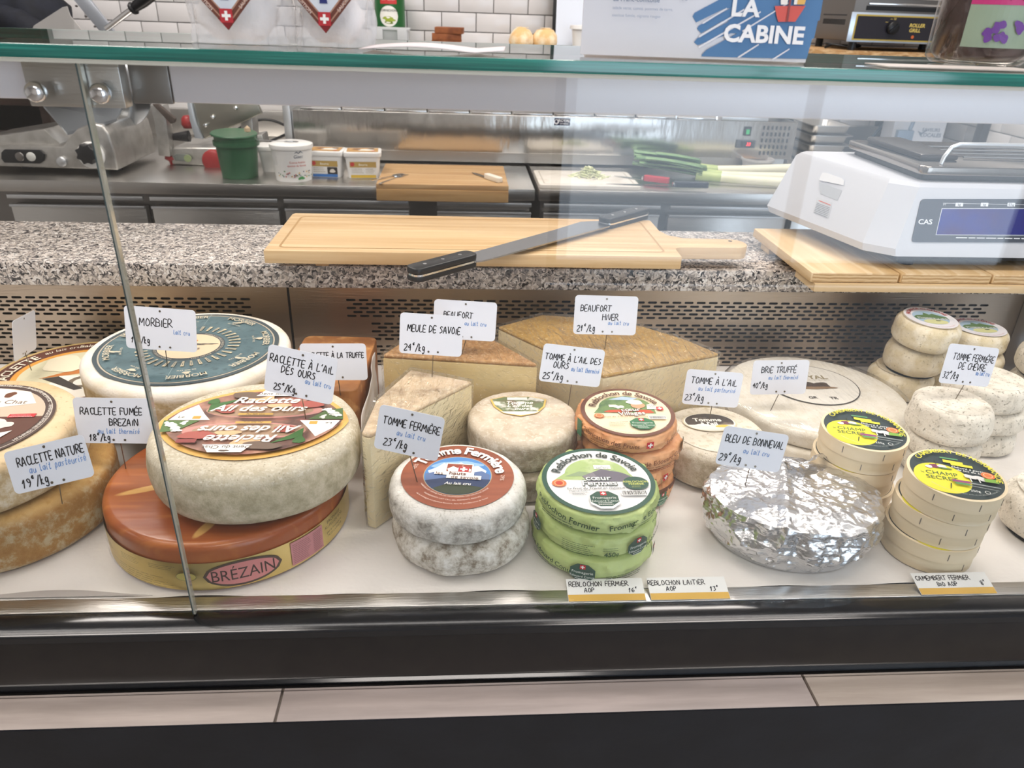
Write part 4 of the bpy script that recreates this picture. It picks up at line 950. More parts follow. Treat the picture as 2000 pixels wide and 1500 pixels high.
# --- camembert boxes
POP = M('poplar_wood', 'e3d2b2', .55, var=[('d7c29c', 3, .35, .65, 5), ('ecdfc6', 8, .5, .7, 4)], bump=[(60, .0001)], stretch=(1, 1, 9))
POPL = M('poplar_lid', 'ead9bb', .5, var=[('dec9a3', 3, .35, .65, 5)], bump=[(60, .0001)], stretch=(1, 1, 9))
STPL = M('staple', '8b8680', .35, .8)
def camembert_label():
    p_ = Pr(.0358, .0001); K = '2b3a3c'
    p_.ink(K).disc(0, 0, .0545, seg=72)
    p_.ink('e6dc36'); p_.disc(-.020, -.014, .0335, seg=48)
    p_.ink('c0b82a').text('CHAMP', -.019, -.004, .0115, -.0).text('SECRET', -.021, -.0150, .0115, -.0); p_.ink('4a6a3a').text('CHAMP', -.0188, -.0042, .0113, 0).text('SECRET', -.0208, -.0152, .0113, 0).text('le', -.042, -.006, .006)
    p_.ink('7a3350').blob(-.024, .011, .0062, .0055, 3, rough=.4); p_.ink('e6d6dc').blob(-.014, .012, .006, .004, 5).blob(-.031, .008, .005, .003, 6); p_.ink('5a7d3e').blob(-.012, .008, .008, .002, 7); p_.ink('39402e').poly([(-.030, .016), (-.037, .026), (-.036, .0262), (-.029, .0165)]).poly([(-.021, .016), (-.020, .027), (-.019, .027), (-.020, .016)]).poly([(-.014, -.026), (-.017, -.038), (-.016, -.038), (-.0125, -.026)])
    p_.ink('d8d23a').rect(-.010, .014, .0215, .0285, -.10).rect(-.002, .024, .0165, .0225, -.10); p_.ink('5b9a63').rect(-.012, .010, .0315, .0345, -.03)
    p_.ink('eef0ea').text('Elaboré à partir', .016, .0115, .0062, -.12, shear=.2).text('de lait de foin', .018, .0055, .0062, -.12, shear=.2)
    p_.ink('d9d9d4').blob(.018, -.006, .010, .005, 4, rough=.5).blob(.027, -.009, .007, .004, 5, rough=.5).rect(.012, .0135, -.018, -.006).rect(.022, .0235, -.018, -.006); p_.ink('8d9391').poly([(.004, -.020), (.044, -.024), (.044, -.026), (.002, -.0225)]).poly([(-.002, -.026), (.040, -.031), (.040, -.032), (-.004, -.0275)])
    p_.ink('8b3f76').rect(-.011, .010, -.0235, -.0185, -.04); p_.ink('4f8f52').rect(-.009, .008, -.0285, -.0245, -.04); p_.ink('e4773e').disc(.0365, .0005, .0082, .0074); p_.ink('f4cda4').ring(.0365, .0005, .0046, .0054, 24)
    p_.ink('7aa843').rect(.029, .045, -.0155, -.0075, -.03); p_.ink('e9ebe6').text('250g', .010, -.040, .006).disc(.024, -.040, .0032); p_.ink(K).disc(.024, -.040, .0026)
    p_.ink('d9d23c').arc('CAMEMBERT DE NORMANDIE', 0, 0, .0478, 68, .0108, bold=.012, sp=.98)
    p_.ink('aeb3ad').arc('FABRIQUE AU PAYS DU CAMEMBERT AVEC LE LAIT BIO DE NOS VACHES', 0, 0, .0505, 268, .0026, inner=True); return p_
CLM = None
def cambox(label, loc, grp, rz=0, tilt=(0, 0), first=[]):
    if first:
        g0 = first[0]; r = dup(g0, loc, (tilt[0], tilt[1], rz), label, grp); return r
    g_ = thing('camembert_box', label, 'cheese box', loc, (tilt[0], tilt[1], rz), grp)
    b = mb(POP).lathe([(0, 0), (.0497, 0), (.0502, .0005), (.0502, .026), (0, .026)], 72); b.obj('box_base', g_)
    l = mb(POPL).lathe([(.0504, .0180), (.0517, .0180), (.0518, .0352), (.0512, .0355), (.0, .0355)], 72); l.obj('lid', g_)
    cl_ = camembert_label(); cl_.mapv(lambda v: Vector((v.x*.89, v.y*.89, v.z))); cl_.pobj('label', g_)
    for a, z in ((-75, .0265), (-38, .0265), (-128, .0265), (-100, .009), (-52, .009), (20, .0265), (100, .0265)):
        rr = .0519 if z > .015 else .0503
        s2 = mb(STPL).box(-.0004, .0004, -.0003, .0003, -.0042, .0042); s2.obj('staple', g_, (rr*cos(radians(a)), rr*sin(radians(a)), z), (0, 0, radians(a+90)))
    first.append(g_); return g_
GCF = 'camembert boxes in the front right stack'; GCB = 'camembert boxes in the back right stack'
hb = .0360
cambox('round thin-wood camembert box at the bottom of the front right stack', (.5615, .686, 0), GCF, .5)
cambox('round thin-wood camembert box in the middle of the front right stack', (.5640, .686, hb), GCF, -.3)
cambox('round thin-wood camembert box with yellow and black label, top of the front right stack', (.5655, .683, 2*hb+.0012), GCF, -.28, (radians(1.5), 0))
for k, (dx, dy, t) in enumerate([(.002, .0, 'bottom box'), (-.001, .0, 'middle box')]):
    cambox('round thin-wood camembert box, %s of the stack behind the foil parcel' % t, (.507+dx, .786+dy, hb*k), GCB, .2*k+.1)
cambox('round thin-wood camembert box with yellow and black label, topmost behind the foil parcel', (.5075, .784, 2*hb+.0012), GCB, -.25, (radians(1), 0))

# --- goat cheeses on the right
GC = rind('goat_rind', 'e0d8ca', [('b3aa9a', 60, .48, .72, 9), ('ece6da', 30, .5, .7, 4), ('8f8878', 260, .58, .70, 6)], [(130, .0012), (420, .0008)], .85)
GY = rind('yellowish_goat_rind', 'd9c9a6', [('bda878', 34, .52, .75, 9), ('e7dcc5', 50, .45, .65, 6), ('96876a', 280, .62, .74, 5)], [(90, .0014), (400, .0008)], .8)
def goat_label(k=1):
    p_ = Pr(.0365, .0001); p_.ink('e9e6ea').disc(0, 0, .0405*k, seg=56)
    p_.ink('a9c3d6').disc(0, 0, .0285*k, .0255*k); p_.ink('5b7a45').poly([(-.0275*k, .002), (-.02*k, .008*k), (-.008*k, .010*k), (-.003*k, .019*k), (.003*k, .011*k), (.010*k, .015*k), (.020*k, .007*k), (.028*k, .004*k), (.027*k, -.006), (-.027*k, -.006)])
    p_.ink('d6d59a').disc(0, -.016*k, .020*k, .009*k); p_.ink('33463a').blob(.006, -.012, .004, .0016, 4); p_.ink('eef0f2').text('Plateau', -.010, -.002, .0095).text('des GLIERES', .011, -.0055, .0095)
    p_.ink('b2463f').arc('FROMAGE mi-CHEVRE', 0, 0, .0335*k, 90, .0088, bold=.025); p_.ink('cf9a9a').arc('au lait cru de vache et de chevre', 0, 0, .036*k, 270, .0040, inner=True); return p_
GM = 'small yellowish goat cheeses stacked at the back right'
for k, (dx, dy, R_, lab) in enumerate([(-.004, .012, .051, 'small yellowish goat cheese at the bottom of the tall back stack'), (.001, .002, .0475, 'small yellowish goat cheese in the middle of the tall back stack')]):
    g = thing('half_goat_cheese', lab, 'cheese', (.750+dx, 1.082+dy, .0485*k), group=GM); wheel(GY, R_, .048, .018, .004, 26, 30+k, seg=72).obj('rind', g)
g = thing('half_goat_cheese', 'small goat cheese with a white red-lettered mountain label, top of the tall back stack', 'cheese', (.751, 1.076, .0990), (radians(3), radians(2), 0), GM)
m = wheel(GY, .0495, .045, .015, .003, 26, 34, seg=72); m.obj('rind', g); gl_ = goat_label(); gl_.mapv(lambda v: v+Vector((0, 0, .0095))); gl_.pobj('label', g)
GM2 = 'goat cheeses in the second back stack'
for k in range(2):
    g = thing('half_goat_cheese', ['small goat cheese at the bottom of the second back stack, behind the price card', 'small goat cheese, middle of the second back stack, behind the price card'][k], 'cheese', (.850, 1.088, .0435*k), group=GM2); wheel(GY, .050, .043, .014, .003, 30, 40+k, seg=72).obj('rind', g)
g = thing('half_goat_cheese', 'small goat cheese with a white mountain label half hidden behind the price card', 'cheese', (.850, 1.088, .0870), group=GM2); wheel(GY, .0475, .0355, .012, .002, 30, 43, seg=72).obj('rind', g); goat_label().pobj('label', g)
GF = 'farm goat tommes in the right-hand stack'
def gt(lab, x, y, z, R_, h_, s, grp):
    g_ = thing('goat_tomme', lab, 'cheese', (x, y, z), group=grp); wheel(GC, R_, h_, .011, .0035, 26, s, fine=(.0009, 110), seg=90, taper=.97).obj('rind', g_); return g_
gt('mottled white goat tomme at the bottom of the stack beside the front camembert boxes', .676, .862, 0, .051, .030, 50, GF)
gt('mottled white goat tomme in the middle of the stack beside the front camembert boxes', .674, .860, .0305, .0505, .030, 51, GF)
gt('mottled grey-white goat tomme on top of the stack, a price card pinned in it', .671, .858, .0610, .0515, .049, 52, GF)
GR2 = 'goat tommes in the far right stack'
gt('mottled white goat tomme at the bottom of the far right stack', .777, .935, 0, .056, .036, 53, GR2)
gt('mottled white goat tomme in the middle of the far right stack', .775, .933, .0365, .057, .036, 54, GR2)
gt('mottled cream goat tomme on top of the far right stack, behind the price card', .768, .930, .0730, .0565, .038, 55, GR2)
g = thing('goat_cheese', 'pale rounded goat cheese cut off by the right edge, above the far right stack', 'cheese', (.935, 1.005, 0), group='tall goat cheeses at the right edge'); wheel(GC, .060, .075, .02, .004, 20, 60, seg=80).obj('rind', g)
g = thing('goat_cheese', 'pale rounded goat cheese on top of another at the right edge of the picture', 'cheese', (.930, 1.003, .0760), group='tall goat cheeses at the right edge'); wheel(GC, .055, .050, .02, .004, 20, 61, seg=80).obj('rind', g)
g = thing('lumpy_goat_cheese', 'thick lumpy white goat cheese cut off by the right edge, beside the front camembert boxes', 'cheese', (.738, .712, 0)); wheel(GC, .060, .060, .022, .008, 16, 62, seg=100, fine=(.0015, 60)).obj('rind', g)
# ================================================================ price cards
def price_card(label, foot, zf, ctr, lines_, w_=.0855, h_=.0555, roll=0, yaw=0, lean=10, pin=True, dy=-.002):
    """foot: where the pin meets the cheese (picture position found at height zf); ctr: centre of the card in the picture"""
    F = Zp(foot[0], foot[1], zf); Cn = Yp(ctr[0], ctr[1], F.y+dy)
    g_ = thing('price_card', label, 'price card', F, group='handwritten price cards on pins')
    # card frame: local x to the right, local y up the card, z towards the viewer
    Rm = Matrix.Translation(Cn-F)@Matrix.Rotation(radians(yaw), 4, 'Z')@Matrix.Rotation(radians(90-lean), 4, 'X')@Matrix.Rotation(radians(roll), 4, 'Z')
    m_ = mb(CARDW).prism(rrect(-w_/2, w_/2, -h_/2, h_/2, .005, 4), -.0005, 0, 'Z'); m_.xf(Rm); m_.obj('card', g_, smooth=None)
    p_ = Pr(.00012, .00004)
    for (t, x, y, s, wd, al, inkk) in lines_: p_.use({'k': INKB, 'b': INKBLUE}[inkk]); xs_ = .72; W_ = strokes(t)[1]*s/9*xs_; xs_ *= min(1, (.455-x)*w_/W_); hand(p_, t, x*w_, y*h_, s, wd, al, xs=xs_)
    p_.xf(Rm); p_.obj('handwriting', g_, smooth=None, recalc=False)
    for x, y in ((0, .42), (-.03, -.42), (.12, -.42)):
        q = mb(M('pin_metal', '7d7468', .35, .9)).cyl(.0014, -.0006, .0004, (x*w_, y*h_, 0), seg=10); q.xf(Rm); q.obj('rivet', g_)
    if pin:
        a = Rm@Vector((.045*w_, -.42*h_, -.001)); q = mb(M('pin_metal', '7d7468', .35, .9)).tube([a, a*.5, Vector((0, 0, 0))-a.normalized()*.006], .0006, 6); q.obj('pin', g_)
    return g_
def L1(t, y=.10, s=.0085, x=-.40, wd=.00115, al='l'): return (t, x, y, s, wd, al, 'k')
def LB(t, x, y, s=.0058): return (t, x, y, s, .0007, 'l', 'b')
def LP(t, y=-.36, x=-.42, s=.0085): return (t, x, y, s, .00115, 'l', 'k')
price_card('white price card for the blue-labelled morbier wheel', (327, 717), .128, (314, 643), [L1('MORBIER', .06, .0100, -.30), LB('lait cru', .18, -.10), LP('18€/kg')], roll=-3, yaw=-2, w_=.0900, h_=.0560)
price_card('white price card for the smoked brown raclette wheel, above the wheel at its left', (246, 916), .060, (222, 822), [L1('RACLETTE FUMÉE', .14, .0080, -.42), L1('BREZAIN', -.10, .0080, -.06), LB('au lait thermisé', -.22, -.28, .0062), LP('18€/kg', -.44, -.34)], roll=-1, yaw=0)
price_card('tilted white price card for the yellow raclette wheel, lowest card at the far left', (121, 981), .066, (96, 907), [L1('RACLETTE NATURE', .10, .0085, -.37), LB('au lait pasteurisé', -.25, -.10, .0068), LP('19€/kg', -.40, -.38, .0095)], roll=13.5, yaw=0, w_=.0800, h_=.044, lean=22, dy=-.045)
price_card('white price card for the wild-garlic raclette, in front of the truffle one', (598, 822), .128, (587, 732), [L1('RACLETTE À L\'AIL', .16, .0085, -.46), L1('DES OURS', -.04, .0080, -.28), LB('au lait cru', .08, -.16, .0060), LP('25€/Kg', -.42, -.36)], roll=-9, yaw=-8, w_=.080, h_=.0560)
price_card('white price card for the truffle raclette, half hidden behind another card', (664, 765), .098, (652, 707), [L1('RACLETTE À LA TRUFFE', .12, .0068, -.44)], roll=2, yaw=-4, w_=.087, h_=.050)
price_card('white price card for the narrow pale savoie wedge', (844, 736), .132, (842, 654), [L1('MEULE DE SAVOIE', .06, .0085, -.38), LP('24€/kg', -.42, -.42, .0095)], roll=-2.5, yaw=-3, w_=.0800, h_=.0530)
price_card('white price card half hidden behind the savoie wedge card', (902, 692), .130, (908, 626), [L1('BEAUFORT', .06, .0078, -.34), L1('ÉTÉ', -.12, .0078, -.34), LB('au lait cru', .0, -.12, .0058)], roll=-3, yaw=0, w_=.0860, h_=.0545)
price_card('white price card for the large winter wedge, highest card in the middle', (1181, 682), .130, (1183, 616), [L1('BEAUFORT', .10, .0085, -.40), L1('HIVER', -.12, .0085, -.05), LB('au lait cru', .05, -.24, .0058), LP('21€/kg', -.42, -.44, .0095)], roll=-1, yaw=0, w_=.0900, h_=.0560)
price_card('white price card pinned in the shield-labelled tomme', (1110, 790), .0955, (1117, 714), [L1("TOMME À L'AIL DES", .10, .0080, -.45), L1('OURS', -.10, .0080, -.30), LB('au lait thermisé', .0, -.14, .0060), LP('25€/kg', -.42, -.44, .0095)], roll=-6.5, yaw=0, w_=.0810, h_=.0510)
price_card('white price card pinned in the red-labelled farm tomme', (815, 942), .0845, (799, 846), [L1('TOMME FERMIÈRE', .10, .0085, -.42), LB('au lait cru', -.18, -.10, .0062), LP('23€/kg', -.38, -.36, .0095)], roll=-9, yaw=-8, w_=.0720, h_=.0520)
price_card('greyish price card pinned in the dark-labelled cream tomme', (1385, 822), .0600, (1392, 759), [L1("TOMME À L'AIL", .12, .0085, -.40), LB('au lait pasteurisé', -.25, -.08, .0062), LP('23€/kg', -.38, -.46, .0095)], roll=-4.5, yaw=0, w_=.0790, h_=.0500)
price_card('white price card pinned in the flat white brie', (1505, 802), .0510, (1523, 737), [L1('BRIE TRUFFÉ', .14, .0085, -.34), LB('au lait thermisé', -.20, -.06, .0060), LP('40€/kg', -.30, -.46, .0080)], roll=-1, yaw=4, w_=.0850, h_=.0510)
price_card('white price card for the foil-wrapped blue cheese', (1458, 938), .0730, (1469, 878), [L1('BLEU DE BONNEVAL', .12, .0085, -.44), LB('au lait cru', -.12, -.12, .0062), LP('29€/kg', -.38, -.46, .0095)], roll=-9, yaw=0, w_=.0790, h_=.0480)
price_card('tilted white price card pinned in the top goat tomme', (1865, 782), .1080, (1893, 714), [L1('TOMME FERMIÈRE', .12, .0085, -.36), L1('DE CHÈVRE', -.10, .0085, -.20), LB('au lait cru', .18, -.22, .0058), LP('32€/kg', -.36, -.45, .0090)], roll=-9, yaw=10, w_=.0830, h_=.0540)
g = price_card('white price card seen edge-on, stuck in the illustrated wheel at the far left', (62, 725), .0620, (48, 655), [LP('16€/kg')], roll=8, yaw=-86, w_=.072, h_=.060, lean=8)
def ticket(label, u0, u1, v0, lines_, w_=.086):
    A_ = Zp(u0, v0, .001); B_ = Zp(u1, v0-1, .001); wd = (B_-A_).length
    g_ = thing('shelf_ticket', label, 'price ticket', (A_.x, .6045, .0008), (radians(14), 0, 0), 'flat tickets on the front rail')
    mb(M('ticket_white', 'e6e6e4', .4)).box(0, wd, 0, .0285, -.0004, 0).obj('ticket', g_, smooth=None)
    p_ = Pr(.0001, .00005); p_.ink('d8ab45').poly([(.0003, .0002), (wd-.0003, .0002), (wd-.0003, .0085), (.0003, .0085)]); p_.use(INKB)
    for t, x, y, s in lines_: hand(p_, t, x*wd, y*.0285, s, .0009, 'l', xs=.8)
    p_.obj('handwriting', g_, smooth=None, recalc=False)
ticket('flat white ticket with a yellow stripe directly in front of the green-wrapped stack', 1110, 1262, 1172, [('REBLOCHON FERMIER', .03, .66, .0058), ('AOP', .22, .40, .0052), ('16€', .80, .36, .0062)])
ticket('flat white ticket with a yellow stripe, between the green stack and the foil parcel', 1272, 1428, 1172, [('REBLOCHON LAITIER', .0, .66, .0058), ('AOP', .22, .40, .0052), ('13€', .78, .36, .0062)])
ticket('flat white ticket with a yellow stripe in front of the camembert boxes', 1806, 1957, 1169, [('CAMEMBERT FERMIER', .03, .66, .0055), ('BIO AOP', .28, .38, .0052), ('8€', .86, .40, .0060)])
# ================================================================ kitchen behind the counter
def sil(m_, px, y, depth, bev=0):
    """outline measured at distance y, given its own thickness behind that distance"""
    m_.prism([(q.x, q.z) for q in (Yp(u, v, y) for u, v in px)], y, y+depth, 'Y', bev); return m_
CT = .05
def counter(label, x0, x1, drawers, rx):
    g_ = thing('prep_counter', label, 'counter', ((x0+x1)/2, 2.9, -.9)); ox, oy, oz = (x0+x1)/2, 2.9, -.9
    def cb_(m_, n, **k): m_.xf(Matrix.Translation((-ox, -oy, -oz))); return m_.obj(n, g_, **k)
    cb_(mb(STEEL).box(x0, x1, 2.39, 3.34, CT-.036, CT, bev=.002), 'worktop')
    cb_(mb(STEELD).box(x0+.01, x1-.01, 2.44, 3.3, -.85, CT-.0365), 'carcass')
    cb_(mb(STEEL).box(x0+.0, x1-.0, 3.30, 3.34, CT+.0005, CT+.10, bev=.002), 'upstand')
    for a, b in drawers:
        d_ = mb(STEEL).box(a, b, 2.405, 2.435, -.40, -.030, bev=.002); d_ = cb_(d_, 'drawer_front')
        h_ = mb(STEELM).box(a, b, 2.396, 2.404, -.008, .004, bev=.001).box(a, b, 2.396, 2.404, -.034, -.026, bev=.001); h_.xf(Matrix.Translation((-ox, -oy, -oz))); h_.obj('handle_lip', d_)
    return g_
counter('long stainless steel counter carrying the slicers and the tubs', -2.25, .236, [(-1.39, -.985), (-.965, -.575), (-.555, -.165), (-.075, .228)], 0)
counter('stainless steel counter carrying the leeks and the white board', .250, 2.09, [(.268, .650), (.682, 1.08), (1.1, 1.5)], 0)

# topping cooler
g = thing('topping_cooler', 'long brushed-steel countertop cooler with a control panel and vent slots at its right end', 'cooler', (.2, 2.9, CT))
def gp(m_, n, gg=None, **k): gg = gg or g; m_.xf(Matrix.Translation(-Vector(gg.location))); return m_.obj(n, gg, **k)
gp(mb(M('wavy_steel', 'cfccc8', .22, 1, bump=[(5, .012), (60, .0004)], stretch=(1, 1, .25))).box(-.580, 1.21, 2.75, 3.12, .098, .228, bev=.003), 'body')
gp(mb(STEEL).box(-.57, 1.2, 2.79, 3.10, .058, .0975), 'lower_body')
gp(mb(STEELM).box(-.607, -.5815, 2.74, 3.12, .06, .27, bev=.003), 'end_post')
for x in (-.5, .3, 1.1): gp(mb(BLACKP).cyl(.015, CT, .0575, (x, 2.9, 0), seg=14), 'foot')
for i in range(10): gp(mb(CHROME).box(-.55+.147*i, -.412+.147*i, 2.756, 2.80, .2285, .2335, bev=.001).box(-.413+.147*i, -.408+.147*i, 2.76, 2.775, .2285, .243), 'pan_lid_bar')
gp(mb(STEELM).box(.93, 1.10, 2.752, 2.79, .2285, .242, bev=.001), 'lid_hinge')
p = Pr(.0004); p.ink('1f2544').rect(-.026, .030, -.012, .012).ink('e8e8ec').disc(-.018, 0, .0085).ink('1f2544').disc(-.019, .001, .005).ink('eceef2').text('ROYAL', .009, .0045, .013, bold=.03).text('CATERING', .009, -.006, .0065, bold=.02)
q = Yp(1097, 238, 2.7495); p.xf(Matrix.Translation(q-Vector(g.location))@Matrix.Rotation(radians(90), 4, 'X')); p.obj('badge', g, smooth=None, recalc=False)
a_ = Yp(1460, 256, 2.7495); sw = mb(BLACKP).box(a_.x-.0125, a_.x+.0125, 2.745, 2.7499, a_.z-.016, a_.z+.016, bev=.001); sw.use(M('green_switch', '1f7a4a', .2, emit=('1fae5c', .5))).box(a_.x-.006, a_.x+.006, 2.743, 2.745, a_.z-.010, a_.z+.006); gp(sw, 'power_switch')
a_ = Yp(1456, 281, 2.7495); sw = mb(M('display_grey', '4b4d52', .3)).box(a_.x-.034, a_.x+.034, 2.744, 2.7499, a_.z-.014, a_.z+.014, bev=.001); sw.use(BLACKP).box(a_.x-.022, a_.x+.026, 2.743, 2.744, a_.z-.010, a_.z+.010); gp(sw, 'display')
p = Pr(0); p.use(M('red_digits', 'e0303a', .4, emit=('ff2a35', 2.5))).text('33', 0, 0, .016, shear=.15, bold=.01); p.xf(Matrix.Translation(a_+Vector((.008, -.0072, 0))-Vector(g.location))@Matrix.Rotation(radians(90), 4, 'X')); p.obj('display_digits', g, smooth=None, recalc=False)
vm = mb(M('vent_dark', '26272a', .6))
for i in range(7):
    for j in range(5): vm.prism(rrect(1.085+.0155*i, 1.091+.0155*i, .112+.022*j, .126+.022*j, .0028, 3), 2.7488, 2.7502, 'Y')
o = gp(vm, 'vent_slots', smooth=None); o['kind'] = 'stuff'
# steel pans
for k in range(5):
    g = thing('steel_pan', 'stainless steel food pan, %s of the nested pile beside the cooler' % ['lowest', 'second from the bottom', 'middle one', 'second from the top', 'topmost'][k], 'pan', (1.345, 2.86, CT+.001+.034*k), group='nested steel pans')
    m_ = mb(STEEL); R0 = rrect(-.065, .065, -.09, .09, .02); R1 = rrect(-.085, .085, -.115, .115, .02); n = len(R0)
    m_.add([(a, b, 0) for a, b in R0]+[(a*1.12, b*1.12, .031) for a, b in R0]+[(a, b, .032) for a, b in R1]+[(a, b, .0305) for a, b in R1], [tuple(range(n))[::-1]]+[(i, (i+1) % n, n+(i+1) % n, n+i) for i in range(n)]+[(n+i, n+(i+1) % n, 2*n+(i+1) % n, 2*n+i) for i in range(n)]+[(2*n+i, 2*n+(i+1) % n, 3*n+(i+1) % n, 3*n+i) for i in range(n)])
    m_.obj('pan', g, smooth=30)

# butcher board with hook lip
BW = M('worn_beech', 'c09a6b', .5, var=[('ad8558', 3, .35, .65, 6), ('cdae82', 7, .5, .75, 4), ('d6b88c', 18, .68, .8, 3)], stretch=(.5, 8, 8))
g = thing('butcher_board', 'thick worn wooden chopping board hooked over the steel counter edge', 'cutting board', (-.055, 2.48, CT+.001))
mb(BW).box(-.205, .205, -.125, .20, .0, .016, bev=.002).obj('board', g); mb(M('beech_edge', 'b79260', .5, var=[('9d7646', 4, .4, .7, 4)], stretch=(.6, 8, 14))).box(-.205, .205, -.128, -.0925, -.036, -.0002, bev=.002).obj('front_lip', g)
def fork(label, loc, rz, n=4):
    g_ = thing('fork' if n else 'spoon', label, 'fork' if n else 'spoon', loc, (0, 0, rz))
    m_ = mb(CHROME).prism([(-.10, -.005), (-.10, .005), (-.02, .002), (.0, .002), (.006, .011), (.03, .0125), (.03, -.0125), (.006, -.011), (.0, -.002), (-.02, -.002)], 0, .0015, 'Z') if n else mb(CHROME).prism([(-.10, -.005), (-.10, .005), (-.02, .002), (.0, .002)]+[(.022+.024*cos(radians(a)), .014*sin(radians(a))) for a in range(160, -161, -20)]+[(.0, -.002), (-.02, -.002)], 0, .0015, 'Z')
    m_.obj('handle_and_neck' if n else 'spoon_body', g_)
    for k in range(n): mb(CHROME).box(.0302, .065, -.0115+.0068*k, -.0085+.0068*k, 0, .0014).obj('tine', g_)
fork('steel fork lying crosswise on the worn chopping board', (-.205, 2.44, CT+.0175), radians(65)); fork('steel spoon lying beside the fork on the worn chopping board', (-.215, 2.46, CT+.0192), radians(50), 0)
g = thing('paring_knife', 'small paring knife with a creamy white handle on the worn chopping board', 'knife', (.082, 2.47, CT+.0185), (0, 0, radians(-58)))
mb(BLADE).prism([(-.085, .0), (-.07, .008), (.0, .008), (.0, -.006), (-.06, -.006)], 0, .0015, 'Z').obj('blade', g); mb(M('cream_handle', 'e9e2d4', .4)).prism(rrect(.0, .085, -.011, .012, .010), -.0009, .014, 'Z', bev=.004).obj('handle', g, smooth=60)

# tubs
def frustum(m_, r0, r1, z0, z1, seg=40, wall=None):
    pr_ = [(0, z0), (r0, z0), (r1, z1)]+([(r1+.004, z1), (r1+.004, z1-.006)][:0] if not wall else [(r1-wall, z1), (r0-wall, z0+wall), (0, z0+wall)]); return m_.lathe(pr_ if wall else pr_+[(0, z1)], seg)
GB_ = M('green_plastic', '2c5a3d', .3)
q = Zp(461, 351, CT); g = thing('green_bucket', 'dark green plastic bucket with its lid ajar', 'bucket', (q.x, q.y+.055, CT+.0005))
frustum(mb(GB_), .055, .066, 0, .125, wall=.002).lathe([(.067, .098), (.0705, .098), (.0705, .112), (.067, .112)], 40).obj('bucket_body', g)
mb(GB_).cyl(.071, .0, .007, seg=40, bev=.002).obj('lid', g, (-.004, 0, .1275), (radians(3), radians(2), 0)); mb(M('onion_skin', 'b7a184', .6)).lathe([(0, 0), (.010, .004), (.009, .014), (0, .022)], 12).obj('scrap', g, (.045, -.02, .138))
WT = M('white_tub', 'e6e5e3', .35); q = Zp(568, 357, CT); g = thing('white_bucket', 'round white plastic bucket with red script and coloured dots, fork on its lid', 'bucket', (q.x, q.y+.056, CT+.0005))
frustum(mb(WT), .055, .0635, 0, .098).obj('bucket_body', g); mb(WT).lathe([(0, .1145), (.055, .1145), (.060, .112), (.0665, .111), (.0675, .106), (.0665, .0985), (.0, .0985)], 40).obj('lid', g)
p = Pr(.0004, .00015); p.ink('3a4a63').text('Gaec', .030, .080, .014, shear=.2).poly([(.018, .088), (.026, .096), (.031, .090), (.038, .097), (.046, .088), (.038, .094), (.031, .088), (.026, .093)]); p.ink('c9453b').text('Crème fraîche', .027, .062, .0085).text('épaisse de Savoie', .025, .052, .0085)
rs = random.Random(4)
for k in range(34): p.ink(['b5443c', '3a4a63', '4a8a4a', 'd6a94c', '8a8f98'][k % 5]).blob(rs.uniform(-.04, .075), rs.uniform(.016, .036), .0022, .0022, k, n=8)
p.ink('3f8f4f').blob(.035, .014, .008, .006, 3, rough=.5); p.ink('8b8f96').lines(-.05, -.03, .09, 10, .004, .0007)
p.mapv(lambda v: (lambda r, a: Vector((r*cos(a), r*sin(a), v.y)))(.0555+.0085*v.y/.098+v.z, (v.x)/.06-pi/2)); p.obj('tub_print', g, smooth=None, recalc=False)
fork('steel spoon lying on the lid of the round white bucket', (g.location.x-.02, g.location.y-.0, CT+.1155), radians(-10), 0)
def buttertub(label, u, v, rz, foot, twx=.056):
    q_ = Zp(u, v, CT); g_ = thing('butter_tub', label, 'tub', (q_.x, q_.y+.045, CT+.0005), (0, 0, rz))
    m_ = mb(WT); R0 = rrect(-twx*.86, twx*.86, -.034, .034, .010); R1 = rrect(-twx, twx, -.042, .042, .012); n = len(R0)
    m_.add([(a, b, 0) for a, b in R0]+[(a, b, .068) for a, b in R1], [tuple(range(n))[::-1], tuple(range(n, 2*n))]+[(i, (i+1) % n, n+(i+1) % n, n+i) for i in range(n)]); m_.obj('tub_body', g_, smooth=40)
    m_ = mb(WT).prism(rrect(-twx-.004, twx+.004, -.046, .046, .013), .0685, .0835, 'Z', bev=.003); m_.obj('lid', g_, smooth=50)
    if foot:
        p_ = Pr(.0841, .0001); p_.ink('b98d4f').rect(-.05, .05, -.036, .036); p_.ink('e9e4da').blob(.012, .0, .022, .016, 3); p_.ink('7c5134').blob(-.02, .01, .014, .012, 5); p_.ink('3b3230').blob(.028, .018, .012, .008, 6); p_.ink('c04a3f').disc(.035, -.02, .006); p_.pobj('lid_print', g_)
        def side(kind):
            p2 = Pr(.0005, .0001); p2.ink('b99a55').rect(-.042, .042, .036, .054).ink('c23e3a').disc(-.034, .046, .007).ink('f0ead8').text('Beurre', .0, .045, .010, bold=.01); p2.ink('8a7a52').lines(-.036, .004, .030, 3, .006, .0012)
            if kind: p2.ink('2a2524').rect(.008, .040, .012, .034).ink('d9d4cc').blob(.024, .022, .008, .007, 3)
            else: p2.lines(.008, .036, .030, 3, .006, .0012)
            p2.ink(foot).rect(-.040, .040, .002, .0115); return p2
        p2 = side(foot == '2f6fb8'); p2.xf(Matrix.Translation((0, -.0345, 0))@Matrix.Rotation(radians(90+6.6), 4, 'X')); p2.obj('front_print', g_, smooth=None, recalc=False)
    return g_
buttertub('rectangular white tub half hidden behind the round white bucket', 540, 338, radians(4), None)
buttertub('rectangular white tub with a gold and blue printed front, left of the yellow-striped one', 636, 348, radians(-2), '2f6fb8')
buttertub('rectangular white tub with a gold and yellow printed front, beside the chopping board', 708, 350, radians(5), 'd8b53a')

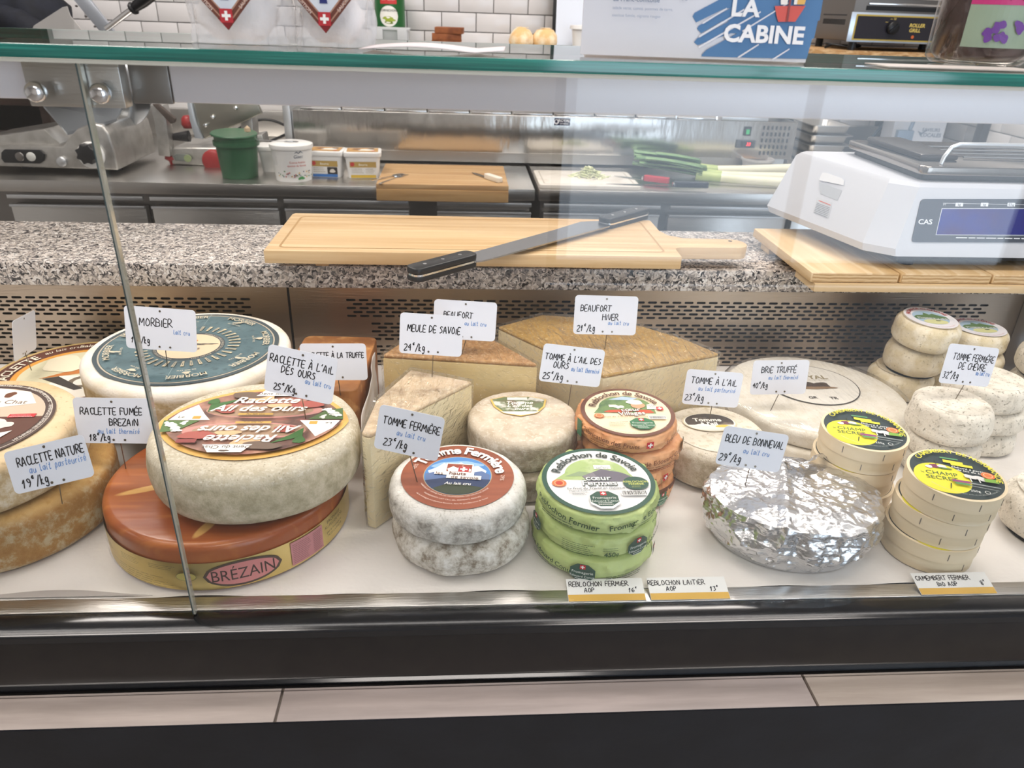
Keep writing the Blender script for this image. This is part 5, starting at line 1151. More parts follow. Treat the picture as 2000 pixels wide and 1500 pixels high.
# white board, leeks, knives
q = Zp(1150, 368, CT); g = thing('white_cutting_board', 'white plastic cutting board with chopped leek on it', 'cutting board', (.417, 2.53, CT+.0005))
mb(M('white_polyethylene', 'dfd9d0', .5, var=[('cfc7bb', 14, .5, .7)])).prism(rrect(-.165, .165, -.125, .115, .012), 0, .012, 'Z', bev=.002).obj('board', g)
q2 = mb(M('board_groove', 'b9b2a6', .5)); frame(q2, rrect(-.150, .150, -.110, .100, .012), rrect(-.146, .146, -.106, .096, .010), .0122); q2.obj('groove', g, smooth=None, recalc=False)
m = mb(M('chopped_leek', 'd5d9a8', .5, var=[('e6e6c6', 40, .4, .6), ('b3c287', 70, .55, .7)])); rs = random.Random(9)
for k in range(230):
    a = rs.uniform(0, 2*pi); r = abs(rs.gauss(0, .5)); x = .43+.06*r*cos(a); y = 2.55+.042*r*sin(a); z = CT+.0135+max(0, .034*(1-r*1.05))*rs.random()
    s0 = rs.uniform(.006, .012); m.box(x-s0, x+s0, y-.002, y+.002, z, z+.0018, rot=(rs.uniform(-.4, .4), rs.uniform(-.3, .3), rs.uniform(0, 3)))
tag(m.obj('chopped_leek', smooth=None), 'small heap of finely chopped pale leek on the white board', 'vegetable', kind='stuff')
def kknife(label, A_, B_, hl, hc, w_=.011):
    L2 = (B_-A_).length; g_ = thing('kitchen_knife', label, 'knife', A_, (0, 0, atan2(B_.y-A_.y, B_.x-A_.x)))
    mb(BLADE).prism([(0, 0), (L2-hl, -w_*.9), (L2-hl, w_*.9), (L2*.3, w_*.7)], 0, .0015, 'Z').obj('blade', g_)
    mb(hc).prism(rrect(L2-hl, L2, -w_, w_, .007), -.0015, .016, 'Z', bev=.004).obj('handle', g_, smooth=60); mb(CHROME).box(L2-hl-.006, L2-hl-.0002, -w_*.9, w_*.9, -.001, .012, bev=.001).obj('bolster', g_)
kknife('knife with a red handle lying half on the white board', Vector((.52, 2.555, CT+.0145)), Vector((.685, 2.46, CT+.0145)), .085, M('red_handle', 'b8323f', .35))
kknife('knife with a dark blue-grey handle lying across the front of the white board', Vector((.47, 2.425, CT+.0145)), Vector((.80, 2.405, CT+.0145)), .11, M('navy_handle', '2f3542', .35))
def leek(label, P, r0, leaf, seed):
    g_ = thing('leek', label, 'leek', P[0]); o_ = Vector(P[0]); P = [Vector(p_)-o_ for p_ in P]
    mb(M('leek_white', 'e3dfc6', .4, var=[('cfd3a0', 5, .5, .7)])).tube(P[:4], r0, 16, taper=lambda t: 1-.12*t).obj('stem', g_, smooth=60)
    GL = M('leek_green', '6d8f68', .45, var=[('87a56f', 20, .4, .65), ('3f6648', 8, .55, .75)], stretch=(.3, 6, 6)); rs_ = random.Random(seed)
    mb(M('leek_pale_green', 'b4c07c', .45, var=[('8fa968', 14, .4, .7)])).tube(P[3:5], r0*.92, 14, taper=lambda t: 1+.12*t).obj('leaf_sheath', g_, smooth=60)
    d = (P[4]-P[3]).normalized(); sdv = Vector((-d.y, d.x, 0))
    for k in range(leaf):
        an = (k-(leaf-1)/2)*.14+rs_.uniform(-.04, .04); ln = rs_.uniform(.17, .25); up_ = rs_.uniform(.01, .05)
        def lf_(u, t, k=k, an=an, ln=ln, up_=up_):
            c_ = P[4]-d*.02+(d*cos(an)+sdv*sin(an))*ln*u; w_ = (r0*1.1)*(1+.6*u)*(1-.25*u*u); s2 = (t-.5)*2
            return c_+sdv*w_*s2+Vector((0, 0, .006*k+up_*u*(1-.4*u)+.008*abs(s2)-.002))
        m_ = mb(GL).grid(12, 5, lf_); o = m_.obj('leaf', g_, smooth=60); o.modifiers.new('thick', 'SOLIDIFY').thickness = .0018
    rt_ = mb(M('leek_roots', 'c9c1a0', .8))
    for k in range(14): a = rs_.uniform(0, 6.28); e_ = Vector((.018+rs_.uniform(0, .012), .012*cos(a), .012*sin(a))); rt_.tube([P[0], P[0]+e_*.5, P[0]+e_], .0008, 4)
    o = rt_.obj('roots', g_); o['kind'] = 'stuff'
zl = CT+.022
leek('leek lying at the back with its white end pointing right', [(1.21, 2.66, zl+.012), (1.12, 2.65, zl+.010), (1.0, 2.64, zl+.006), (.90, 2.64, zl+.004), (.82, 2.65, zl+.008)], .017, 5, 1)
leek('leek lying in front with its roots at the right end near the scale', [(1.14, 2.48, zl-.004), (1.06, 2.49, zl-.003), (.96, 2.51, zl-.002), (.88, 2.53, zl), (.80, 2.55, zl+.002)], .0165, 5, 2)
leek('leek lying between the other two, mostly hidden', [(1.18, 2.565, zl-.003), (1.09, 2.57, zl-.003), (.98, 2.575, zl-.003), (.90, 2.585, zl-.003), (.83, 2.60, zl)], .0165, 4, 3)
TRANS = glass_mat('translucent_plastic', (.86, .86, .86), 1.6)
q = Zp(1488, 348, CT); g = thing('round_tub', 'round translucent plastic tub behind the leeks', 'tub', (1.075, 2.725, CT+.0005))
m = mb(M('frosted_plastic', 'c9c6c4', .35, alpha=.55)); frustum(m, .046, .055, 0, .055, wall=.0015); m.lathe([(.0555, .048), (.0595, .048), (.0595, .055), (.0555, .055)], 40); m.obj('tub_body', g); mb(M('tub_filling', 'b99a7c', .7)).cyl(.044, .002, .022, seg=30).obj('filling', g)

# wall shelf of glass with bread
q0 = Yp(726, 88, 3.12); q1 = Yp(1134, 96, 3.12)
g = thing('glass_wall_shelf', 'green-edged glass shelf on the tiled wall carrying bread', 'shelf', (0, 3.2, q0.z-.008)); SZ = q0.z
mb(PANE).box(-.36, .47, -.08, .13, 0, .008).obj('glass', g, smooth=None); mb(EDGE).box(-.36, .47, -.0825, -.0802, 0, .008).obj('front_edge', g)
for x in (-.3, .4): mb(STEELM).box(x, x+.02, .02, .135, -.02, -.0005, bev=.002).obj('bracket', g)
SZ = SZ+.0005
g = thing('paper_sheet', 'thin white sheet under the toast slices on the glass wall shelf', 'paper', (-.03, 3.17, SZ)); mb(PAPERW).box(-.16, .30, -.05, .08, 0, .0008).obj('sheet', g); SZ += .001
CR = M('toast_crust', '5f3420', .7, var=[('7d4a2c', 30, .4, .65)]); TO = M('toast_side', '9a5c35', .75, var=[('6f3d22', 18, .4, .65)])
for k in range(3):
    u0, u1 = ((843, 901), (843, 901), (850, 905))[k]; a = Yp(u0, 80, 3.13); b = Yp(u1, 80, 3.13)
    g = thing('toast_slice', ['browned bread slice at the bottom of the pile on the wall shelf', 'browned bread slice in the middle of the pile on the wall shelf', 'browned bread slice on top of the pile, shifted right, on the wall shelf'][k], 'bread', ((a.x+b.x)/2, 3.17, SZ+.0225*k), (0, 0, radians((-2, 2, -5)[k])), 'toast slices on the wall shelf'); wd = b.x-a.x
    mb(TO).prism(rrect(-wd/2, wd/2, -.04, .05, .01), 0, .022, 'Z', bev=.003).obj('slice', g, smooth=50)
BREAD = M('roll_crust', 'e0b880', .65, var=[('f3e2c2', 20, .4, .6), ('c08a4c', 14, .58, .75)], bump=[(40, .001)])
for k, (u, lab) in enumerate([(1019, 'golden bread roll on the wall shelf, the left one'), (1064, 'golden bread roll on the wall shelf, the right one')]):
    a = Yp(u, 80, 3.15); g = thing('bread_roll', lab, 'bread', (a.x, 3.16, SZ), (0, 0, .4*k), 'bread rolls on the wall shelf')
    m = mb(BREAD).lathe([(0, 0), (.03, 0), (.044, .008), (.049, .022), (.044, .040), (.03, .053), (.012, .060), (0, .061)], 40, fn=lambda p_, a_: Vector((p_.x, p_.y*1.15, p_.z))*(1+.10*noise.noise(p_*22+Vector((k*5, 0, 0))))+Vector((0, 0, 0))); m.mapv(lambda v: Vector((v.x, v.y, max(0, v.z*1.25)))); m.obj('roll', g, smooth=60)
    m = mb(M('roll_flour', 'f0dfbe', .8)); m.prism([(-.025, -.006), (.0, -.010), (.026, -.004), (.0, .006)], .0745, .0765, 'Z', bev=.0005); m.obj('score_mark', g)
a = Yp(763, 78, 3.13); g = thing('plastic_box', 'clear lidded plastic box on the wall shelf in front of the green tin', 'box', (a.x, 3.15, SZ-.001))
mb(M('clear_box', 'cfd2d4', .2, alpha=.45)).box(-.068, .068, -.035, .04, 0, .052, bev=.006).obj('box_body', g); mb(M('clear_lid', 'd9dbdd', .25, alpha=.6)).box(-.073, .073, -.04, .045, .0525, .062, bev=.003).obj('lid', g)
for x in (-.045, .045): mb(M('clear_lid', 'd9dbdd')).box(x-.018, x+.018, -.045, -.0405, .02, .056, bev=.002).obj('clip', g)
a = Yp(761, 78, 3.2); g = thing('pickle_tin', 'green tin of pickled gherkins standing on the wall shelf', 'tin', (a.x, 3.262, SZ-.001))
mb(M('green_tin', '2e6a3a', .3, .3)).cyl(.058, 0, .19, seg=48, bev=.003).obj('tin', g)
p = Pr(.0006, .0002); bdisc(p.ink('e9e7df'), 0, .098, .036, .036); strip(p.ink('c33b3a'), -.032, .032, .140, .175); p.ink('f0dcd8').text('Le Chef', 0, .158, .016, shear=.2); p.ink('2f3a2e').text('CORNICHONS', 0, .118, .0105, bold=.015); p.ink('9aa83a').blob(-.004, .092, .018, .006, 3).blob(.004, .084, .018, .006, 4); p.ink('6f7f2c').blob(.0, .077, .016, .005, 5)
bend(p, .058).obj('tin_print', g, smooth=None, recalc=False)
a = Yp(1102, 84, 3.2); g = thing('framed_board', 'white board in a black frame leaning on the tiled wall', 'frame', (a.x+.03, 3.235, SZ-.001), (radians(-8), 0, 0))
mb(BLACKP).box(-.075, .13, -.006, .006, 0, .30, bev=.001).obj('frame', g); mb(M('pale_blue_panel', 'd9e0ec', .3)).box(-.062, .118, -.0075, -.0062, .014, .286).obj('panel', g)
a = Yp(1130, 84, 3.14); g = thing('white_pot', 'small white plastic pot at the right end of the wall shelf', 'pot', (a.x+.01, 3.15, SZ-.001)); frustum(mb(WT), .03, .038, 0, .085, wall=.002).lathe([(.0385, .075), (.046, .078), (.044, .09), (.0, .092)], 32).obj('pot', g)

# chipboard shelf with the grill
q0 = Yp(1600, 112, 2.9); q1 = Yp(1880, 112, 2.9); OSB = M('chipboard', 'b98f5e', .8, var=[('d6b488', 45, .45, .6), ('8a6238', 60, .55, .68)], stretch=(.5, 1, 2))
SH = q0.z; g = thing('chipboard_shelf', 'chipboard wall shelf on black brackets holding the electric grill', 'shelf', (q0.x, 3.1, SH))
mb(OSB).box(-.03, .75, -.2, .24, 0, .026).obj('shelf_board', g)
for u in (1642, 1850): x = Yp(u, 125, 2.95).x-q0.x; mb(BLACKP).box(x-.015, x+.015, .20, .235, -.36, -.0005).box(x-.015, x+.015, -.15, .20, -.02, -.0005).obj('bracket', g)
GS = SH+.027
gl = Yp(1655, 80, 2.9).x; g = thing('electric_grill', 'stainless electric bread grill with a black and gold control panel', 'grill', (gl, 2.9, GS))
SGR = M('grill_side', '77736f', .45, .8); mb(SGR).box(0, .50, .003, .34, .03, .36, bev=.004).obj('body', g); mb(M('grill_front', 'c3cdd8', .3, .7)).box(-.004, .52, -.0, .0028, .028, .125, bev=.001).obj('front_plate', g)
mb(M('gold_frame', 'cbb15a', .35, .5)).box(.014, .515, -.0025, -.0002, .034, .118).obj('gold_frame', g); mb(M('panel_black', '25232a', .3)).box(.019, .510, -.0035, -.0026, .039, .113).obj('control_panel', g)
kx = Yp(1741, 52, 2.9).x-gl; mb(BLACKP).cyl(.021, -.022, -.0036, (kx, 0, .078), 'Y', 28, bev=.003).box(kx-.003, kx+.003, -.028, -.022, .058, .098, rot=(0, radians(50), 0)).obj('knob', g, smooth=50)
p = Pr(.0001, .0002); p.ink('d6bd62').text('ROLLER', .245, .088, .0165, bold=.03, shear=.1).text('GRILL', .240, .072, .0165, bold=.03, shear=.1); p.rect(kx-.028, kx-.018, .095, .0965).rect(kx-.012, kx-.004, .105, .1065).rect(kx+.0, kx+.010, .108, .1095).rect(kx+.0, kx+.010, .104, .1055)
p.ink('c9642f').disc(.237, .050, .0055); p.ink('2f8a5c').disc(.330, .050, .0045); p.xf(Matrix.Translation((0, -.0037, 0))@Matrix.Rotation(radians(90), 4, 'X')); p.obj('panel_print', g, smooth=None, recalc=False)
for z in (.150, .170, .195): mb(CHROME).box(.05, .50, -.004, -.0005, z, z+.006, bev=.001).obj('rack_bar', g)
mb(BLACKP).box(.045, .48, -.0012, .002, .132, .146).obj('slot', g)
vm = mb(M('vent_dark', '26272a'))
for k in range(22): vm.box(-.0012, -.0002, .05+.0085*k, .0535+.0085*k, .082, .10)
vm.box(-.0012, -.0002, .045, .24, .112, .116); o = vm.obj('side_vents', g); o['kind'] = 'stuff'
for x in (.03, .46):
    for y in (.02, .3): mb(BLACKP).cyl(.014, .0, .0295, (x, y, 0), seg=14).obj('foot', g)
g = thing('power_cable', 'coiled black power cable under the electric grill', 'cable', (gl+.05, 2.93, GS)); mb(BLACKP).tube([(-.10+.16*t*(1)+.02*sin(t*18), .03+.05*sin(t*9), .006+.010*abs(sin(t*7))) for t in [k/40 for k in range(41)]], .005, 8).obj('cable', g, smooth=60)
q = Yp(1585, 108, 3.2); g = thing('junction_box', 'small grey electrical box on the wall beside the chipboard shelf', 'electrical box', (q.x, 3.30, q.z-.05)); mb(M('box_grey', '7d8583', .5)).box(-.05, .05, -.03, .03, 0, .08, bev=.004).obj('box_body', g); mb(M('socket_grey', 'b9bcc2')).box(-.02, .02, -.034, -.0305, .02, .05, bev=.002).obj('latch', g)

# cartons, cable and black strut at the right wall
q = Yp(1793, 268, 3.05); g = thing('white_carton', 'white carton with grey printing standing behind the scale', 'box', (q.x, 3.1, CT+.0005), (0, 0, radians(-4)))
mb(M('carton_white', 'cfd3dc', .6)).box(-.105, .105, -.05, .05, 0, .20, bev=.002).obj('carton', g); p = Pr(0, .0003); p.ink('8592a4').poly([(-.005, .12), (.01, .10), (.04, .13), (.012, .113)]).text('SAVEURS', .048, .125, .018, bold=.02).text('LOCALES', .052, .105, .020, bold=.03).blob(.01, .055, .018, .006, 4); p.xf(Matrix.Translation((0, -.0506, 0))@Matrix.Rotation(radians(90), 4, 'X')); p.obj('carton_print', g, smooth=None, recalc=False)
g = thing('power_plug', 'grey power adapter hanging from its cable in front of the white carton', 'plug', Yp(1765, 272, 2.98)); mb(M('adapter_grey', '6d7e92', .5)).box(-.035, .03, -.012, .012, -.045, .035, bev=.004).obj('adapter', g); mb(M('adapter_grey', '6d7e92')).tube([(.015, 0, .036), (.022, .0, .07), (.03, .02, .12), (.02, .05, .2)], .0075, 8).obj('cable', g, smooth=60)
g = thing('black_cable', 'black cable sloping down the tiles behind the scale', 'cable', Yp(1700, 280, 3.2)); mb(M('cable_grey', '4d5a68', .5)).tube([(-.03, 0, -.03), (.03, .02, .05), (.10, .05, .12), (.13, .08, .20), (.14, .1, .3)], .008, 8).obj('cable', g, smooth=60)
g = thing('black_strut', 'narrow black metal strut in front of the right tiled wall', 'strut', Yp(1905, 300, 2.72)); mb(M('strut_black', '2f2826', .5)).box(-.014, .014, -.02, .02, -.06, .40, bev=.002).obj('strut', g)

# ---------------------------------------------------------------- slicers
g = thing('large_meat_slicer', 'large cast-aluminium meat slicer with black controls at the far left', 'meat slicer', (-1.25, 2.6, CT))
def gq(m_, n, **k): m_.xf(Matrix.Translation(-Vector(g.location))); return m_.obj(n, g, **k)
y = 2.47
gq(sil(mb(ALU), [(-90, 283), (122, 286), (133, 271), (150, 252), (178, 241), (200, 245), (213, 262), (222, 290), (231, 333), (-90, 322)], y, .33, .006), 'housing', smooth=50)
gq(sil(mb(ALU), [(-60, 275), (20, 262), (86, 252), (120, 283), (-60, 283)], y+.05, .25, .003), 'plateau')
gq(sil(mb(BLACKP), [(2, 298), (8, 292), (78, 293), (87, 302), (86, 314), (78, 320), (8, 318), (2, 310)], y-.008, .0075, .002), 'switch_panel')
for u, mt in ((39, STEELD), (61, M('button_white', 'cfcfcb', .4))):
    q = Yp(u, 306, y-.009); gq(MB().use(mt).cyl(.0135, y-.0125, y-.0085, (q.x, 0, q.z), 'Y', 24, bev=.001), 'button', smooth=50)
q = Yp(122, 315, y-.001); gq(MB().use(STEELM).cyl(.015, y-.012, y-.0005, (q.x, 0, q.z), 'Y', 24, bev=.002), 'dial', smooth=50)
q = Yp(180, 302, y); gq(MB().use(WT).cyl(.040, y-.014, y-.0005, (q.x, 0, q.z), 'Y', 30, bev=.003), 'scale_ring', smooth=50)
q = Yp(167, 302, y-.05); m = mb(BLACKP); m.prism([(q.x+(.033 if k % 2 else .025)*cos(2*pi*k/16), q.z+(.033 if k % 2 else .025)*sin(2*pi*k/16)) for k in range(16)], y-.05, y-.015, 'Y', .003); gq(m, 'thickness_knob', smooth=50)
m = mb(M('blade_table', 'a9b0b8', .3, .9)); P4 = [Yp(84, 205, y+.12), Yp(131, 259, y+.02), Yp(226, 232, y+.02), Yp(240, 205, y+.14)]; m.add([tuple(v) for v in P4]+[tuple(v+Vector((0, .0, -.008))) for v in P4], [(0, 1, 2, 3), (7, 6, 5, 4), (0, 4, 5, 1), (1, 5, 6, 2), (2, 6, 7, 3), (3, 7, 4, 0)]); gq(m, 'carriage_tray')
GUARD = M('clear_guard', 'c9c6c2', .15, alpha=.55)
gq(sil(mb(GUARD), [(62, 60), (66, 50), (122, 14), (130, 12), (136, 30), (182, 88), (66, 90)], y+.05, .006), 'slice_guard')
gq(sil(mb(ALU), [(-80, 130), (-80, 90), (0, 78), (62, 62), (66, 90), (130, 92), (60, 130)], y+.06, .20, .003), 'product_holder')
gq(sil(mb(M('pale_blue_steel', 'b9bfc8', .35, .8)), [(140, -5), (172, -5), (246, 92), (220, 92)], y+.10, .014, .001), 'gauge_plate')
for k in range(5): q = Yp(150+18*k, 12+20*k, y+.098); gq(MB().use(STEELD).cyl(.0032, y+.094, y+.0995, (q.x, 0, q.z), 'Y', 10), 'rivet')
A_, B_, C_ = Yp(208, 56, y+.07), Yp(258, 18, y+.04), Yp(300, -14, y+.02); gq(mb(CHROME).tube([A_, B_], .0085, 14), 'handle_rod', smooth=60); gq(mb(BLACKP).tube([B_, B_+(C_-B_)*.08, B_+(C_-B_)*.12, B_+(C_-B_)*.5, C_], .019, 18, taper=lambda t: .85+.15*sin(t*9)), 'handle_grip', smooth=60)
gq(sil(mb(ALU), [(293, 205), (318, 205), (324, 225), (332, 306), (310, 304), (302, 240)], y+.16, .05, .002), 'support_post')
gq(sil(mb(M('dark_arm', '4b403a', .5)), [(296, 203), (308, 203), (342, 232), (340, 240), (333, 242), (318, 226)], y+.14, .018, .002), 'pusher_arm')
q = Yp(245, 205, y+.2); gq(MB().use(M('slicer_blade', 'bfc3c8', .2, 1)).cyl(.105, y+.205, y+.212, (q.x-.02, 0, q.z+.035), 'Y', 48, bev=.002), 'blade', smooth=50)
for k, u in enumerate((270, 292)):
    q = Yp(u, 96, y+.3); gq(MB().use(STEELD).cyl(.030+.008*k, y+.29, y+.298, (q.x, 0, q.z), 'Y', 32, bev=.001), 'cover', smooth=50)
for x in (-1.40, -1.12): gq(MB().use(BLACKP).cyl(.018, CT+.0005, CT+.02, (x, y+.1, 0), seg=14).box(x-.01, x+.01, y+.02, y+.3, CT+.0202, CT+.03), 'foot')
g = thing('small_meat_slicer', 'smaller meat slicer with red knobs behind the green bucket', 'meat slicer', (-.95, 2.8, CT))
y = 2.66
gq(sil(mb(ALU), [(334, 292), (340, 288), (430, 289), (440, 300), (440, 325), (336, 321)], y, .22, .004), 'base', smooth=50)
gq(sil(mb(M('switch_grey', '6f7470', .4)), [(338, 305), (344, 301), (364, 302), (369, 309), (364, 316), (342, 314)], y-.006, .0055, .001), 'switch_panel')
q = Yp(352, 309, y-.007); gq(MB().use(M('button_olive', '8c9a70', .4)).cyl(.012, y-.011, y-.0065, (q.x+.025, 0, q.z), 'Y', 18), 'button')
REDP = M('red_plastic', '9e2a2c', .4)
q = Yp(420, 312, y); gq(MB().use(REDP).cyl(.036, y-.03, y-.001, (q.x, 0, q.z), 'Y', 28, bev=.006), 'thickness_knob', smooth=50)
q = Yp(340, 330, y+.02); gq(mb(REDP).lathe([(0, 0), (.010, 0), (.012, .010), (.024, .018), (.022, .026), (.012, .034), (0, .035)], 20, (q.x, q.y, CT+.0005)), 'foot_knob', smooth=60)
q = Yp(367, 238, y+.05); gq(mb(REDP).lathe([(0, -.022), (.016, -.02), (.022, -.008), (.020, .01), (.012, .02), (0, .022)], 20, (q.x, q.y, q.z)), 'red_knob', smooth=60)
q = Yp(352, 268, y+.02); gq(mb(BLACKP).tube([(q.x-.03, y+.02, q.z), (q.x+.03, y+.02, q.z+.004)], .017, 12, taper=lambda t: .6+.5*t), 'lock_knob', smooth=60)
gq(sil(mb(M('pale_guard', 'b8c0c8', .3, .4)), [(364, 195), (372, 195), (382, 240), (396, 272), (380, 270), (370, 235)], y+.02, .10, .003), 'blade_guard')
gq(sil(mb(M('slicer_plate', 'a3a196', .3, .9)), [(376, 195), (500, 195), (512, 222), (400, 272), (386, 250)], y+.03, .018, .004), 'blade_plate', smooth=50)
for u, v in ((461, 210), (416, 228), (418, 258), (402, 244)): q = Yp(u, v, y+.028); gq(MB().use(CHROME).lathe([(0, y+.018), (.006, y+.02), (.0075, y+.0295)], 16, (q.x, 0, q.z), 'Y'), 'bolt', smooth=50)
gq(sil(mb(ALU), [(470, 232), (492, 226), (498, 300), (470, 300)], y+.06, .08, .004), 'motor_housing'); gq(sil(mb(ALU), [(482, 268), (512, 262), (520, 298), (482, 300)], y+.08, .08, .004), 'motor_cover')
g = thing('extension_cable', 'black electrical cord looping beside the small slicer', 'cable', Yp(520, 250, 2.95)); mb(BLACKP).tube([Vector((-.10+.19*t, 0, .035*sin(t*3.0)-.005)) for t in [k/14 for k in range(15)]], .005, 8).obj('cord', g, smooth=60); mb(BLACKP).tube([Vector((-.05+.14*t, 0, -.06+.05*t**1.5)) for t in [k/10 for k in range(11)]], .005, 8).obj('cord_end', g, smooth=60)
# jacket
g = thing('navy_jacket', 'dark navy jacket bunched up behind the large slicer, top left', 'jacket', Yp(14, 46, 2.98))
NV = M('navy_cloth', '181c28', .8, var=[('10131c', 20, .4, .6)], bump=[(30, .003)])
m = mb(NV); m.lathe([(0, -.16), (.12, -.15), (.2, -.09), (.235, -.02), (.22, .06), (.15, .13), (0, .16)], 60, fn=lambda p_, a_: Vector((p_.x*1.05, p_.y*.5, p_.z))*(1+.22*noise.noise(p_*7)+.10*noise.noise(p_*18))); m.obj('jacket_body', g, smooth=60)
m = mb(NV); m.tube([(.0, -.06, .02), (.10, -.10, .0), (.18, -.11, -.05), (.21, -.1, -.10)], .055, 20, taper=lambda t: 1-.25*t+.08*sin(t*18)); m.obj('sleeve', g, smooth=60)
g = thing('jacket_rail', 'dark wooden rail that the navy jacket lies over', 'rail', (-1.72, 2.98, CT+.0005)); mb(BROWNW).box(-.25, .25, -.03, .03, .225, .255, bev=.004).obj('rail', g)
for x in (-.23, .2): mb(BROWNW).box(x, x+.03, -.02, .02, 0, .2248).obj('post', g)
# ================================================================ weighing scale on its pine platform
PINE = M('pine', 'd9bd94', .5, var=[('c9a676', 3, .35, .65, 6), ('e6cfab', 8, .5, .7, 4)], stretch=(8, .5, 8), bump=[(50, .0001)])
PINEX = M('pine_lengthwise', 'dcc29b', .5, var=[('c8a87a', 3, .35, .65, 6)], stretch=(.5, 8, 8))
g = thing('scale_platform', 'platform of pine boards on a batten, raised over the granite at the right', 'platform', (.8, 1.2, .1825))
mb(PINEX).box(-.245, .45, -.115, -.04, .0, .0135, bev=.001).obj('front_batten', g); mb(PINEX).box(-.245, .45, .08, .12, .0, .0135, bev=.001).obj('rear_batten', g)
def end_grain():
    m_ = M('pine_end', 'cfae80', .6)
    nt = m_.node_tree; tc = nt.nodes.new('ShaderNodeTexCoord'); wv = nt.nodes.new('ShaderNodeTexWave'); wv.wave_type = 'RINGS'; wv.inputs['Scale'].default_value = 60; wv.inputs['Distortion'].default_value = 2
    mp = nt.nodes.new('ShaderNodeMapping'); mp.inputs['Location'].default_value = (-.3, 0, .25); nt.links.new(tc.outputs['Object'], mp.inputs[0]); nt.links.new(mp.outputs[0], wv.inputs[0])
    cr = nt.nodes.new('ShaderNodeValToRGB'); cr.color_ramp.elements[0].color = H('b08c5e'); cr.color_ramp.elements[1].color = H('d9bd94'); nt.links.new(wv.outputs['Fac'], cr.inputs[0]); nt.links.new(cr.outputs[0], m_.node_tree.nodes['Principled BSDF'].inputs['Base Color']); return m_
EG = end_grain()
for a, b in ((-.252, -.108), (-.106, .045), (.047, .20), (.202, .35)):
    m = mb(PINE).box(a, b, -.110, .15, .0138, .0300, bev=.0025); m.obj('pine_board', g); mb(EG).box(a+.003, b-.003, -.1106, -.1101, .0165, .0273).obj('end_grain', g)
PZ = .1825+.0302
g = thing('weighing_scale', 'white electronic shop scale with a grey display panel and a steel platter', 'scale', (.9, 1.25, PZ))
SW_ = M('scale_white', 'c6c8cf', .42); sy = 1.12; zb, zt = .236, .345
b0 = [(.652, 1.108), (.600, 1.31)]; t0 = [(.676, 1.130), (.665, 1.385)]
def ring4(xl_f, yf, xl_b, yb, z, ch):
    return [(xl_f+ch, yf, z), (1.30, yf, z), (1.30, yb, z), (xl_b+ch, yb, z), (xl_b, yb-ch, z), (xl_f-ch*.9, yf+ch*1.6, z)]
secs = [ring4(.665, 1.104, .585, 1.40, zb, .020), ring4(.662, 1.104, .578, 1.40, zb+.012, .020), ring4(.690, 1.128, .620, 1.41, zt-.006, .018), ring4(.694, 1.134, .626, 1.405, zt, .018)]
m = mb(SW_); vs = [v for s in secs for v in s]; n = 6; m.add(vs, [tuple(range(n))[::-1], tuple(range(3*n, 4*n))]+[(k*n+i, k*n+(i+1) % n, (k+1)*n+(i+1) % n, (k+1)*n+i) for k in range(3) for i in range(n)])
gq(m, 'housing', smooth=20)
gq(mb(BLACKP).box(.70, 1.28, 1.125, 1.37, PZ+.012, zb-.0004), 'base_plate')
for x in (.73, 1.2):
    for yy in (1.145, 1.34): gq(mb(BLACKP).cyl(.012, PZ+.0003, PZ+.0118, (x, yy, 0), seg=14), 'foot')
fr_a, fr_b = Vector((.68, 1.104, zb+.012)), Vector((.70, 1.128, zt-.006)); tl = math.atan2(fr_b.y-fr_a.y, fr_b.z-fr_a.z)
FM = Matrix.Translation((0, 1.104, zb+.012))@Matrix.Rotation(-tl, 4, 'X')@Matrix.Rotation(radians(90), 4, 'X')   # x, up the slanted front, outwards
def PF(u, v):
    """point of the slanted front plate seen at (u, v)"""
    nrm = (FM.to_3x3()@Vector((0, 0, 1))); o_ = FM.translation; q_ = _R*(u-1000)/FPX+_D*(v-750)/FPX+_f; t = (o_-CAM).dot(nrm)/q_.dot(nrm); L3 = FM.inverted()@(CAM+q_*t); return (L3.x, L3.y)
c0, c1, c2, c3 = PF(1798, 389), PF(2050, 389), PF(2050, 474), PF(1779, 473)
pn = mb(M('panel_grey', '4a4f5a', .3)); 
def rq(P, r):
    out = []
    for i in range(len(P)):
        a, b, c_ = Vector(P[i-1]), Vector(P[i]), Vector(P[(i+1) % len(P)]); d1 = (a-b).normalized(); d2 = (c_-b).normalized(); A2, B2 = b+d1*r, b+d2*r
        for k in range(5): t = k/4; out.append(tuple(A2*(1-t)**2+b*2*t*(1-t)+B2*t*t))
    return out
pn.prism(rq([c0, c1, c2, c3], .006), .0003, .0016, 'Z'); pn.xf(FM); gq(pn, 'display_panel', smooth=None)
c0, c1, c2, c3 = PF(1838, 407), PF(2020, 407), PF(2012, 460), PF(1826, 459)
s_ = mb(M('display_frame', 'dfe3ea', .3)); s_.prism([c0, c1, c2, c3], .0017, .0019, 'Z'); s_.xf(FM); gq(s_, 'display_frame', smooth=None)
k_ = lambda P, d: [(P[0][0]+d, P[0][1]-d), (P[1][0]-d, P[1][1]-d), (P[2][0]-d, P[2][1]+d), (P[3][0]+d, P[3][1]+d)]
s_ = mb(M('display_blue', '2a2d78', .08, var=[('3d2f6e', 12, .45, .65), ('2a3f9a', 9, .5, .7)], coat=1)); s_.prism(k_([c0, c1, c2, c3], .0008), .0020, .0022, 'Z'); s_.xf(FM); gq(s_, 'display_glass', smooth=None)
p = Pr(.0017, .0001); p.ink('e4e7ee'); cx, cy = PF(1806, 433); p.text('CAS', cx, cy, .0105, bold=.02, xs=1.2)
